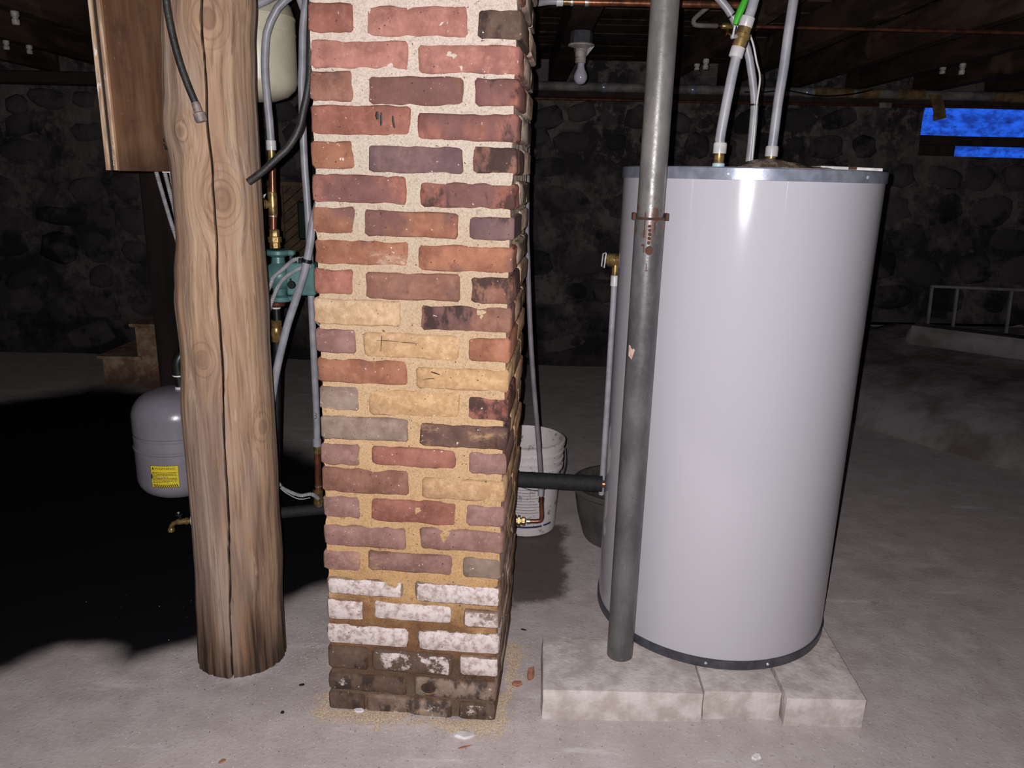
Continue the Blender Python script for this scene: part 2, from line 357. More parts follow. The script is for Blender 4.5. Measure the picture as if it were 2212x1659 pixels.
FLOOR = m_floor(); BRICK = m_brick(); MORTAR = m_mortar(); LOG = m_log(); STEEL = m_steel(); ENAMEL = m_enamel()
RUBBLE = m_stonewall(); STONE = m_stone(); PLY = m_ply(); PLYE = m_plyedge(); PANE = m_window(); WRAP = m_plastic_wrap()
BUCKP = m_bucketp(); STAIR = m_stair(); DWOOD = m_dark_wood()
GALV = pm('galvanised_steel', (150, 156, 170), (128, 134, 148), 30, 0.26, 0.35, 0.05)
CHROME = pm('bright_armour_metal', (210, 210, 212), (180, 180, 184), 40, 0.25, 0.45, 0.0)
GREYRING = pm('grey_base_ring', (84, 85, 92), (66, 67, 74), 30, 0.4, 0.3, 0.05)
PEX = pm('grey_plastic_pipe', (160, 160, 166), (138, 138, 145), 18, 0.38, 0, 0.05)
PEXDK = pm('dusty_mauve_plastic_pipe', (126, 118, 124), (104, 97, 103), 18, 0.5, 0, 0.05)
WPLAS = pm('milky_white_plastic', (206, 204, 204), (180, 178, 180), 20, 0.35, 0, 0.03)
BRASS = pm('brass', (172, 144, 92), (110, 90, 56), 45, 0.32, 0.6, 0.1)
COPPER = pm('copper', (158, 100, 70), (100, 64, 46), 30, 0.32, 0.65, 0.08, stretch=(1, 1, 0.4))
COPDK = pm('tarnished_copper', (112, 66, 50), (70, 44, 36), 20, 0.45, 0.6, 0.08)
SOLDER = pm('bright_solder', (208, 204, 196), (160, 152, 142), 60, 0.3, 0.7, 0.1)
TEAL = pm('teal_pump_paint', (100, 142, 138), (74, 112, 110), 14, 0.4, 0.1, 0.15)
GREENBOX = pm('green_relay_paint', (84, 134, 114), (72, 118, 102), 9, 0.5, 0, 0.05)
LEVER = pm('bright_green_grip', (66, 176, 40), (52, 150, 30), 9, 0.45, 0, 0.0)
YELLOW = pm('yellow_grip', (206, 160, 20), (176, 130, 14), 20, 0.45, 0, 0.0)
RUBBER = pm('black_rubber', (46, 44, 43), (26, 25, 25), 24, 0.55, 0, 0.3, 120)
FOAM = pm('black_pipe_foam', (30, 30, 33), (20, 20, 22), 60, 0.75, 0, 0.4, 260)
BLKPLA = pm('black_plastic', (26, 26, 27), (15, 15, 16), 30, 0.4, 0, 0.0)
CREAM = pm('cream_tank_enamel', (206, 198, 176), (192, 184, 162), 9, 0.35, 0, 0.05)
GREYTANK = pm('grey_tank_enamel', (124, 120, 128), (113, 109, 117), 9, 0.28, 0, 0.06)
STICKY = pm('yellow_sticker', (212, 194, 40), (200, 182, 34), 12, 0.5, 0, 0.0)
INK = pm('black_ink', (24, 22, 18), (16, 15, 13), 12, 0.6, 0, 0.0)
BULBG = pm('frosted_bulb_glass', (186, 184, 196), (174, 172, 186), 9, 0.2, 0, 0.0)
PORC = pm('dusty_porcelain', (186, 180, 172), (142, 136, 130), 30, 0.5, 0, 0.05)
BOXMET = pm('dull_grey_box_metal', (96, 96, 102), (74, 74, 80), 30, 0.4, 0.3, 0.05)
TUBP = pm('dark_grey_tub_plastic', (84, 80, 77), (62, 59, 57), 10, 0.45, 0, 0.1)
CONC = pm('rough_concrete_block', (206, 197, 192), (176, 165, 159), 16, 0.92, 0, 0.4, 70, bdist=0.006, spec=0.2)
LEDGE = pm('old_concrete_ledge', (138, 130, 130), (98, 90, 88), 3.0, 0.95, 0, 0.4, 16, bdist=0.02, spec=0.1)
RACKW = pm('pale_frame_wood', (128, 124, 124), (104, 100, 100), 12, 0.8, 0, 0.1)
TIMBER = pm('dark_timber', (54, 42, 36), (34, 28, 25), 10, 0.9, 0, 0.4, 40, (1, 1, 0.1))
PLANKB = pm('brown_slanted_board', (116, 92, 70), (82, 64, 48), 14, 0.8, 0, 0.2)
IRONW = pm('pale_painted_iron_pipe', (136, 132, 130), (92, 88, 86), 9, 0.7, 0.1, 0.3)
LAGGING = pm('brown_pipe_lagging', (132, 108, 68), (90, 70, 42), 18, 0.95, 0, 0.8, 60)
WHITEC = pm('white_plaster_chip', (226, 222, 224), (206, 200, 200), 30, 0.9, 0, 0.4, 90)
RUST = pm('rust', (84, 52, 42), (58, 38, 32), 40, 0.85, 0.1, 0.4, 150)
REDCHIP = pm('red_brick_crumb', (168, 118, 92), (138, 92, 70), 40, 0.9, 0, 0.5, 120)
BLUEB = pm('navy_print', (52, 60, 96), (44, 50, 80), 20, 0.5, 0, 0.0)
GREYPR = pm('faded_grey_print', (150, 142, 144), (138, 130, 132), 20, 0.6, 0, 0.0)

# ================================================================== SETTING
CEIL = 2.20; JB = 2.035; YB = 5.78
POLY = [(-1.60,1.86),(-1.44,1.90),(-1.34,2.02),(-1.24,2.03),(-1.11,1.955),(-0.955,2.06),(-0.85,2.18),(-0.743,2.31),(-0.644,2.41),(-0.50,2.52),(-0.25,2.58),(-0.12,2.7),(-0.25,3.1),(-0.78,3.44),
        (-1.0,3.68),(-1.28,3.98),(-1.6,4.4),(-2.1,4.78),(-2.73,4.90),(-2.93,4.66),(-3.2,4.40),(-4.3,4.1),(-4.3,3.0),(-2.4,1.7)]  # outline of the near-black floor area
def inside(x, y, P):
    c = False; j = len(P) - 1
    for i in range(len(P)):
        if (P[i][1] > y) != (P[j][1] > y) and x < (P[j][0]-P[i][0])*(y-P[i][1])/(P[j][1]-P[i][1])+P[i][0]: c = not c
        j = i
    return c
def dseg(x, y, a, b):
    dx, dy = b[0]-a[0], b[1]-a[1]; t = max(0, min(1, ((x-a[0])*dx+(y-a[1])*dy)/(dx*dx+dy*dy)))
    return math.hypot(x-a[0]-t*dx, y-a[1]-t*dy)
def sdist(x, y, P):
    d = min(dseg(x, y, P[i], P[i-1]) for i in range(len(P))); return d if inside(x, y, P) else -d
PA = -math.radians(4.809); PUX = (math.cos(PA), math.sin(PA)); PUY = (-math.sin(PA), math.cos(PA)); PO = (-0.472, 1.778)
def pil(u, d): return (PO[0]+PUX[0]*u+PUY[0]*d, PO[1]+PUX[1]*u+PUY[1]*d)
PRECT = [pil(0,0), pil(0.455,0), pil(0.455,0.455), pil(0,0.455)]
def axis_list(a, b, fa, fb_, coarse, fine):
    out = []; v = a
    while v < b - 1e-6: out.append(v); v += fine if fa <= v < fb_ else coarse
    out.append(b); return out
X0, X1, Y0 = -4.6, 4.4, -1.6
def make_floor():
    xs = axis_list(X0, X1, -1.9, 1.9, 0.09, 0.025); ys = axis_list(Y0, YB + 0.1, 1.4, 3.6, 0.09, 0.025)
    vs = []; so = []; sa = []; da = []
    for y in ys:
        for x in xs:
            z = 0.006 * fb(x * 1.7, y * 1.7, 3.1) + 0.0025 * fb(x * 9, y * 9, 1.2)
            d = math.hypot(x + 0.785, y - 2.02) - 0.125
            z -= 0.0 if d > 0.09 or d < 0 else 0.006 * (1 - d / 0.09)
            pd = -sdist(x, y, PRECT)
            if 0 < pd < 0.09: z += 0.006 * (1 - pd / 0.09) ** 2
            vs.append((x, y, z))
            wob = 0.07 * fb(x * 3, y * 3, 8)
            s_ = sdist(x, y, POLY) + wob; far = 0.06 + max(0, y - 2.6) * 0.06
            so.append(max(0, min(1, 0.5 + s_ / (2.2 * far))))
            lim = 0.085 + 0.05 * fb(x * 7, y * 7, 2) * 2
            front = (y < 1.84 or x > -0.06) and -0.62 < x < 0.2 and y < 2.1
            sa.append(max(0, min(1, 1 - pd / max(lim, 0.02))) if front and pd > 0 else 0)
            dd = min(sdist(x, y, [(-0.05, 2.22), (0.27, 2.36), (0.28, 2.72), (0.30, 3.0), (-0.1, 3.1)]) + 0.03 * fb(x * 12, y * 12, 4), 0.1) / 0.1
            da.append(max(0, min(1, dd)))
    nx = len(xs); fs = [(j*nx+i, j*nx+i+1, (j+1)*nx+i+1, (j+1)*nx+i) for j in range(len(ys)-1) for i in range(nx-1)]
    me = bpy.data.meshes.new('floor'); me.from_pydata(vs, [], fs); me.update()
    for nm, dat in (('dark_amount', so), ('sand', sa), ('damp', da)):
        a = me.attributes.new(nm, 'FLOAT', 'POINT'); a.data.foreach_set('value', dat)
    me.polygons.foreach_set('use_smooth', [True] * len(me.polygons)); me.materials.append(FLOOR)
    o = bpy.data.objects.new('floor', me); COL.objects.link(o)
    struct(o, 'grey concrete cellar floor with a wide near-black area'); return o
make_floor()

WX0, WX1, WZ0, WZ1 = 2.86, 3.95, 1.62, 2.00   # window opening
def make_back_wall():
    xs = axis_list(X0, X1, 9, 9, 0.045, 0.045); zs = axis_list(-0.05, CEIL, 9, 9, 0.045, 0.045)
    vs = [(x, YB + 0.05 * fb(x * 2.2, z * 2.2, 5) + 0.02 * fb(x * 9, z * 9, 1), z) for z in zs for x in xs]
    nx = len(xs); fs = []
    for j in range(len(zs)-1):
        for i in range(nx-1):
            cx, cz = (xs[i]+xs[i+1])/2, (zs[j]+zs[j+1])/2
            if WX0 < cx < WX1 and WZ0 < cz < WZ1: continue
            fs.append((j*nx+i, j*nx+i+1, (j+1)*nx+i+1, (j+1)*nx+i))
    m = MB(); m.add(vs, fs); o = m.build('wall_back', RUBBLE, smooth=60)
    return struct(o, 'dark rubble stone cellar wall at the back')
WB = make_back_wall()
# stones set in the back wall, each its own piece
def stone_mesh(k):
    bm = bmesh.new(); bmesh.ops.create_icosphere(bm, subdivisions=2, radius=1.0)
    for v in bm.verts:
        c = v.co; q = 1 + 0.45 * fb(c.x * 1.3 + k * 7, c.y * 1.3, c.z * 1.3 + k)
        p = 3.2; l = (abs(c.x) ** p + abs(c.y) ** p + abs(c.z) ** p) ** (1 / p)
        v.co = c / l * q
    bmesh.ops.delete(bm, geom=[v for v in bm.verts if v.co.y > 0.45], context='VERTS')
    me = bpy.data.meshes.new('stone'); bm.to_mesh(me); bm.free()
    me.polygons.foreach_set('use_smooth', [True] * len(me.polygons)); me.materials.append(STONE); return me
SM = [stone_mesh(k) for k in range(7)]
def put_stone(x, y, z, sx, sy, sz, rot, parent, rz=0):
    o = bpy.data.objects.new('stone', random.choice(SM)); COL.objects.link(o); o.parent = parent
    o.location = Vector((x, y, z)) - Vector(parent.location); o.scale = (sx, sy, sz); o.rotation_euler = (0, rot, rz)
z = 0.08; row = 0
while z < 1.95:
    h = rnd(0.085, 0.13) if z < 1.3 else rnd(0.07, 0.10); x = X0 + 0.2 + rnd(0, 0.2)
    while x < X1 - 0.1:
        sx = rnd(0.09, 0.2) if z < 1.3 else rnd(0.07, 0.15); cx = x + sx
        if not (WX0 - 0.12 < cx + sx and cx - sx < WX1 + 0.12 and z + h > WZ0 - 0.1) and random.random() < 0.9:
            put_stone(cx, YB + rnd(0.0, 0.03), z + h * 0.9 + rnd(-0.03, 0.03), sx * 0.97, rnd(0.025, 0.06), h * rnd(0.7, 1.0), rnd(-0.35, 0.35), WB)
        x += 2 * sx + rnd(0.01, 0.10)
    z += 2 * h + rnd(-0.01, 0.03)
# plain side and rear walls that close the cellar
for nm, lo_, hi_ in (('wall_left', (X0-0.2, Y0, -0.05), (X0, YB+0.2, CEIL)), ('wall_right', (X1, Y0, -0.05), (X1+0.2, YB+0.2, CEIL)), ('wall_front', (X0-0.2, Y0-0.2, -0.05), (X1+0.2, Y0, CEIL))):
    struct(MB().box(lo_, hi_).build(nm, RUBBLE, smooth=0), 'dark stone cellar side wall')
# ceiling: backing, boards, joists
cl = struct(MB().box((X0-0.2, Y0-0.2, CEIL+0.02), (X1+0.2, YB+0.3, CEIL+0.08)).build('ceiling', TIMBER, smooth=0), 'dark wooden floor deck on joists overhead')
y = Y0; pi = 0; pmesh = None
while y < YB + 0.1:
    wd = 0.135; m = MB().bbox((X0, y + 0.003, CEIL), (X1, y + wd - 0.003, CEIL + 0.022), 0.003)
    if pmesh is None:
        o = m.build('plank', DWOOD, cl, smooth=0); pmesh = o
    else:
        o = pmesh.copy(); COL.objects.link(o); o.location.y = pmesh.location.y + (y - Y0); o.location.z = pmesh.location.z + rnd(-0.004, 0.003)
    y += wd; pi += 1
jx = [-4.4, -3.82, -3.27, -2.72, -2.17, -1.65, -1.15, -0.68, -0.2, 0.26, 0.99, 1.42, 1.87, 2.32, 2.8, 3.3, 3.8, 4.25]
j0 = None
for x in sorted(jx):
    wdt = 0.06 if abs(x - 0.26) < 0.01 else 0.032 + rnd(0, 0.012)
    m = MB().bbox((x - wdt, Y0, JB + rnd(-0.004, 0.004)), (x + wdt, YB, CEIL - 0.003), 0.006)
    m.build('joist', DWOOD, cl, smooth=0)
struct(MB().bbox((X0, YB - 0.12, 1.945), (X1, YB + 0.03, JB - 0.006), 0.01, jit=0.006).build('trim_1', TIMBER, smooth=0), 'dark timber sill along the top of the back wall')
# window
wn = thing('window_1', None, None, (3.4, YB + 0.1, WZ0)); struct(wn, 'low cellar window glowing blue high in the back wall')
m = MB(); d0, d1 = YB - 0.03, YB + 0.24
m.box((WX0 - 0.03, d0 + 0.02, WZ0 - 0.06), (WX0, d1, WZ1 + 0.04)).box((WX1, d0 + 0.02, WZ0 - 0.06), (WX1 + 0.03, d1, WZ1 + 0.04)).box((WX0, d0 + 0.02, WZ0 - 0.06), (WX1, d1, WZ0)).box((WX0, d0 + 0.02, WZ1), (WX1, d1, WZ1 + 0.04))
m.build('reveal', RUBBLE, wn, smooth=0)
MB().box((WX0, YB + 0.10, 1.755), (WX1, YB + 0.115, WZ1)).build('pane', PANE, wn, smooth=0)
MB().box((WX0 + 0.32, YB + 0.10, WZ0), (WX1, YB + 0.115, 1.705)).build('pane', PANE, wn, smooth=0)
MB().box((WX0, YB + 0.09, WZ0), (WX0 + 0.32, YB + 0.12, 1.705)).build('board', TIMBER, wn, smooth=0)
MB().bbox((WX0, YB + 0.05, 1.70), (WX1, YB + 0.13, 1.765), 0.006, jit=0.006).build('crossbar', TIMBER, wn, smooth=0)

# ================================================================== BRICK CHIMNEY
ROWS = [
 [(0.018,0.116,1.688,1.747),(0.144,0.362,1.681,1.742),(0.383,0.476,1.679,1.735)],
 [(0.019,0.235,1.617,1.674),(0.253,0.474,1.608,1.667)],
 [(0.017,0.111,1.550,1.611),(0.146,0.354,1.545,1.604),(0.378,0.473,1.545,1.600)],
 [(0.015,0.237,1.480,1.543),(0.253,0.472,1.473,1.529)],
 [(0.012,0.109,1.409,1.468),(0.143,0.353,1.402,1.461),(0.375,0.471,1.405,1.461)],
 [(0.012,0.226,1.334,1.396),(0.258,0.471,1.330,1.385)],
 [(0.010,0.108,1.266,1.326),(0.130,0.343,1.263,1.320),(0.368,0.470,1.261,1.315)],
 [(0.012,0.230,1.196,1.253),(0.252,0.469,1.189,1.248)],
 [(0.007,0.101,1.127,1.185),(0.130,0.349,1.120,1.183),(0.374,0.469,1.119,1.179)],
 [(0.004,0.210,1.056,1.117),(0.256,0.469,1.052,1.111)],
 [(0.005,0.102,0.987,1.044),(0.120,0.348,0.982,1.041),(0.370,0.467,0.982,1.038)],
 [(0.006,0.224,0.915,0.974),(0.246,0.466,0.910,0.963)],
 [(0.008,0.105,0.845,0.905),(0.130,0.349,0.839,0.902),(0.369,0.466,0.839,0.895)],
 [(0.009,0.225,0.772,0.832),(0.253,0.464,0.766,0.824)],
 [(0.006,0.104,0.704,0.759),(0.133,0.341,0.710,0.759),(0.373,0.464,0.701,0.755)],
 [(0.007,0.224,0.632,0.697),(0.258,0.463,0.628,0.686)],
 [(0.007,0.100,0.563,0.621),(0.127,0.344,0.559,0.623),(0.368,0.463,0.563,0.617)],
 [(0.006,0.217,0.485,0.545),(0.251,0.461,0.490,0.550)],
 [(0.001,0.096,0.415,0.469),(0.118,0.334,0.423,0.477),(0.359,0.457,0.419,0.476)],
 [(0.007,0.209,0.347,0.395),(0.238,0.459,0.341,0.399)],
 [(0.006,0.101,0.273,0.333),(0.131,0.333,0.283,0.334),(0.364,0.457,0.279,0.330)],
 [(0.003,0.218,0.203,0.259),(0.246,0.456,0.203,0.261)],
 [(0.002,0.108,0.128,0.194),(0.120,0.334,0.128,0.192),(0.355,0.456,0.135,0.194)],
 [(0.001,0.212,0.060,0.111),(0.234,0.453,0.060,0.118)],
 [(0.000,0.098,-0.007,0.050),(0.104,0.333,-0.009,0.053),(0.354,0.450,-0.001,0.053)]]
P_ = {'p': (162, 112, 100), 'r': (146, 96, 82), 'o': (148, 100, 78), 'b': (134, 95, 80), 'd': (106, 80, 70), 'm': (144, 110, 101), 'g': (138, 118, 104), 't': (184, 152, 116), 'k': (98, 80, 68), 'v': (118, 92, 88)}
# colour, flash, soot, smear, bloom for each front brick
LOOK = [
 ['r 2 1 1 0', 'p 1 1 3 1', 'k 1 6 2 1'], ['p 1 1 3 1', 'p 2 1 2 1'], ['b 4 2 1 0', 'o 6 2 1 0', 'r 6 5 1 0'], ['r 4 2 2 0', 'r 7 4 1 0'],
 ['o 3 2 1 0', 'v 8 3 1 0', 'b 6 7 1 0'], ['r 7 3 1 0', 'r 6 5 1 0'], ['o 5 1 1 0', 'o 6 3 1 0', 'v 7 4 1 0'], ['o 4 3 4 0', 'o 5 5 2 0'],
 ['r 3 3 2 1', 'b 2 3 2 1', 'b 3 7 1 0'], ['t 0 2 7 0', 'b 5 5 2 0'], ['m 1 1 3 0', 't 0 1 9 0', 'o 1 1 3 0'], ['o 1 1 2 0', 't 0 3 9 1'],
 ['g 1 1 4 0', 't 0 3 8 0', 'r 1 6 1 0'], ['g 2 2 3 1', 'd 6 5 4 1'], ['m 1 1 3 1', 'r 1 2 2 2', 'm 2 1 3 1'], ['b 1 2 3 0', 'g 1 1 7 3'],
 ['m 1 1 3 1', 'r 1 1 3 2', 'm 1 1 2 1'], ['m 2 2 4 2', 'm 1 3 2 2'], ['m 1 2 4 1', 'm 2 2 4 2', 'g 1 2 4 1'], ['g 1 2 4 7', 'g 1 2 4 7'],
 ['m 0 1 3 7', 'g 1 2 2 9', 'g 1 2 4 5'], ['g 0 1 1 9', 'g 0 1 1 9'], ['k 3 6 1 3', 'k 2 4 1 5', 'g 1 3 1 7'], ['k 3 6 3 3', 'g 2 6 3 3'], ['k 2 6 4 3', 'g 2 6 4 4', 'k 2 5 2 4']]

def brick_mesh(w_, d_, h_, seed, face='F'):
    """irregular rounded brick: outline polygon on the face, softened arris, straight body behind (local: x width, -y face, z up)"""
    rn = random.Random(seed); pts = []
    nu, nv = max(3, int(w_ / 0.022)), 3; c = 0.006
    def j(a): return rn.uniform(-a, a)
    hw, hh = w_ / 2, h_ / 2
    for i in range(nu): pts.append((-hw + c + (w_ - 2*c) * (i + 0.15 if i == 0 else i) / nu, -hh + j(0.0016)))
    pts.append((hw - c * 0.8, -hh + j(0.002)))
    for i in range(nv): pts.append((hw + j(0.0014), -hh + c + (h_ - 2*c) * i / (nv - 1)))
    pts.append((hw - c * 0.8, hh + j(0.002)))
    for i in range(1, nu): pts.append((hw - c - (w_ - 2*c) * i / nu, hh + j(0.0016)))
    pts.append((-hw + c * 0.8, hh + j(0.002)))
    for i in range(nv): pts.append((-hw + j(0.0014), hh - c - (h_ - 2*c) * i / (nv - 1)))
    n = len(pts); vs = []
    for (x, z_) in pts: vs.append((x * (1 - 0.005 / hw) , -d_ / 2 + j(0.0008), z_ * (1 - 0.0045 / hh)))
    for (x, z_) in pts: vs.append((x, -d_ / 2 + 0.0045 + j(0.001), z_))
    for (x, z_) in pts: vs.append((x, d_ / 2, z_))
    fs = [tuple(range(n))] + [(k * n + i, k * n + n + i, k * n + n + (i + 1) % n, k * n + (i + 1) % n) for k in (0, 1) for i in range(n)] + [tuple(range(3 * n - 1, 2 * n - 1, -1))]
    fs = [tuple(reversed(f)) if False else f for f in fs]
    return vs, fs
ch = thing('brick_chimney', 'square red brick chimney stack with thick pale mortar and salt-stained base', 'chimney', (PO[0], PO[1], 0), rz=PA)
CHB = []
def put_brick(c, size, rz, look, seed):
    vs, fs = brick_mesh(size[0], size[1], size[2], seed)
    me = bpy.data.meshes.new('brick'); me.from_pydata(vs, [], fs); me.update(); me.materials.append(BRICK)
    me.polygons.foreach_set('use_smooth', [True] * len(me.polygons)); me.set_sharp_from_angle(angle=math.radians(50))
    o = bpy.data.objects.new('brick', me); COL.objects.link(o); o.parent = ch; o.location = c
    o.rotation_euler = (rnd(-0.004, 0.004), rnd(-0.006, 0.006), rz)
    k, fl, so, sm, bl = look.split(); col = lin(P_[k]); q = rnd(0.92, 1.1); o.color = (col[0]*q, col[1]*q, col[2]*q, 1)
    o['flash'] = int(fl) / 9; o['dark_amount'] = int(so) / 9; o['smear'] = int(sm) / 9; o['bloom'] = int(bl) / 9
    CHB.append(o); return o
DEP = 0.455
def lean(zc): return 0.012 * max(0, min(1, zc / 1.75))
rows = list(ROWS); looks = list(LOOK)
for k in range(1, 5):      # courses between the top of the picture and the joists
    src = ROWS[1] if k % 2 else ROWS[0]; dz = 0.071 * (k + (-1 if False else 0)); base = 1.688 + 0.071 * k
    rows.insert(0, [(a, b, base, base + 0.058) for (a, b, _, _) in src]); looks.insert(0, ['p 2 1 2 1', 'r 2 1 2 1', 'r 3 2 1 1'][:len(src)])
sd = 100
for row, lk in zip(rows, looks):
    zc = sum((q[2] + q[3]) / 2 for q in row) / len(row); hh = sum(q[3] - q[2] for q in row) / len(row)
    L0, L1 = row[0][0], row[-1][1]; low = zc < 0.42
    side = lambda: random.choice(['m 2 2 6 3', 'g 1 2 7 4', 'b 2 2 6 3'] if not low else ['g 1 3 5 5', 'd 2 4 4 4'])
    for bi, ((u0, u1, z0, z1), q) in enumerate(zip(row, lk)):
        dp = 0.10; sd += 1
        if len(row) == 3 and bi != 1: dp = 0.213
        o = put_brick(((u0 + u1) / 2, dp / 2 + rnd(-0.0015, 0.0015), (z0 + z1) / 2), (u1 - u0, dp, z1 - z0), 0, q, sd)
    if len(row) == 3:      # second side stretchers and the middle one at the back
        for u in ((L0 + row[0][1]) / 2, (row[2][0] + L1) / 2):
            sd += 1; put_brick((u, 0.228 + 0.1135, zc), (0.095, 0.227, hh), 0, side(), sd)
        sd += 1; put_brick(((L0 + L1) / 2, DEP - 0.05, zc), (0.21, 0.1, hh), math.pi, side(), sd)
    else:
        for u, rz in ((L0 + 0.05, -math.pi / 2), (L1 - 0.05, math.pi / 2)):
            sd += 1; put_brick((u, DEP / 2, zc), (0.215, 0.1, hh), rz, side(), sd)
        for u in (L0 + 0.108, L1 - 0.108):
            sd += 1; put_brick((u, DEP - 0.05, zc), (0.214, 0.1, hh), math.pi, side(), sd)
# mortar body: a rough-faced prism the bricks are bedded in
def make_mortar():
    vs = []; fs = []; nz = 300; per = []; s_ = 0.009
    N = 50
    for k in range(N): per.append((k / N, 0))
    for k in range(N): per.append((1, k / N))
    for k in range(N): per.append((1 - k / N, 1))
    for k in range(N): per.append((0, 1 - k / N))
    n = len(per)
    for i in range(nz + 1):
        z_ = -0.01 + i / nz * (JB - 0.002 + 0.01); ln = 0.014 * max(0, min(1, z_ / 1.75)); L, R = 0.004 + ln, 0.452 + ln * 1.1
        for (a, b) in per:
            ins = 0.0040 - 0.0042 * fb(a * 9 + 3, b * 9, z_ * 16, 4) * 2 * (1.0 if z_ > 0.35 else 0.6)
            ins += 0.006 * max(0, 1 - z_ / 0.3) * max(0, 0.5 + fb(a * 6, z_ * 14, 4))
            x = L + (R - L) * a; y_ = DEP * b
            x += ins if a == 0 else (-ins if a == 1 else 0); y_ += ins if b == 0 else (-ins if b == 1 else 0)
            vs.append((x, y_, z_))
    for i in range(nz):
        for k in range(n): fs.append((i*n+k, i*n+(k+1) % n, (i+1)*n+(k+1) % n, (i+1)*n+k))
    fs.append(tuple(nz * n + k for k in range(n))); fs.append(tuple(range(n - 1, -1, -1)))
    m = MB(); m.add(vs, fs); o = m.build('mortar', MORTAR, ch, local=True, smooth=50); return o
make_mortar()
# black paint dabs on one brick of the fourth course
def dab(pts, r, nm, parent, y_):
    m = MB(); P = smooth_path([(a, y_, b) for a, b in pts], 0.004); n = len(P)
    m.tube([Vector(p) for p in P], [max(0.0004, r * (0.55 + 0.45 * math.sin(math.pi * (i + 0.5) / n)) * (1 + 0.25 * rnd(-1, 1))) for i in range(n)], 6)
    for v in m.v: v.y = y_ + (v.y - y_) * 0.18
    return m.build(nm, INK, parent, local=True)
dab([(0.1655, 1.530), (0.1650, 1.522), (0.1662, 1.514)], 0.0042, 'paint_dab', ch, -0.0012)
dab([(0.1745, 1.528), (0.1735, 1.518), (0.1740, 1.508), (0.1728, 1.500)], 0.0026, 'paint_dab', ch, -0.0012)
dab([(0.1995, 1.522), (0.2000, 1.513), (0.2015, 1.504), (0.2035, 1.497)], 0.0026, 'paint_dab', ch, -0.0012)

SCORCH = pm('brown_scorch', (82, 56, 36), (58, 40, 28), 60, 0.9, 0, 0.0)
def mark(pts, r, nm):
    o = dab(pts, r, nm, ch, -0.0016); o.data.materials.clear(); o.data.materials.append(SCORCH)
mark([(0.166, 1.036), (0.1645, 1.020), (0.1625, 0.997)], 0.0009, 'scored_line')
mark([(0.153, 1.022), (0.175, 1.023), (0.205, 1.022)], 0.0008, 'scored_line'); mark([(0.209, 1.021), (0.230, 1.0205), (0.253, 1.019)], 0.0008, 'scored_line')
mark([(0.282, 0.953), (0.292, 0.950), (0.303, 0.947)], 0.0022, 'scored_line'); mark([(0.262, 0.934), (0.278, 0.936), (0.290, 0.937)], 0.001, 'scored_line')
m = MB().lathe([(0.0195, 0), (0.0185, 0.0012), (0.0, 0.0014)], (0.272, -0.0010, 0.089), (0, -1, 0), 20)
for v in m.v: v.z = 0.089 + (v.z - 0.089) * 0.82; v.x += 0.0015 * fb(v.z * 90, v.x * 90, 1)
m.build('spalled_spot', pm('damp_spall', (66, 46, 36), (48, 34, 28), 80, 0.95), ch, local=True)

# ================================================================== LOG POST
PROF = [(0.0,-0.789,0.266),(0.013,-0.789,0.266),(0.17,-0.787,0.258),(0.32,-0.779,0.259),(0.466,-0.78,0.255),(0.607,-0.778,0.26),(0.743,-0.778,0.261),(0.939,-0.772,0.246),(1.064,-0.772,0.254),(1.126,-0.77,0.246),
        (1.245,-0.765,0.23),(1.396,-0.765,0.231),(1.507,-0.77,0.243),(1.583,-0.766,0.233),(1.69,-0.76,0.229),(1.793,-0.75,0.229),(2.035,-0.745,0.226)]
def interp(T, z_, k):
    for a, b in zip(T, T[1:]):
        if a[0] <= z_ <= b[0]:
            t = (z_ - a[0]) / (b[0] - a[0]); t = t * t * (3 - 2 * t); return a[k] + (b[k] - a[k]) * t
    return T[-1][k] if z_ > T[-1][0] else T[0][k]
CRK = [(0.0, 6.0), (0.2, 6.5), (0.6, 12.6), (0.94, 15.2), (1.25, 15.6), (1.45, 17.2), (1.58, 17.4), (1.7, 13.5), (1.8, 12.0), (2.1, 12.0)]
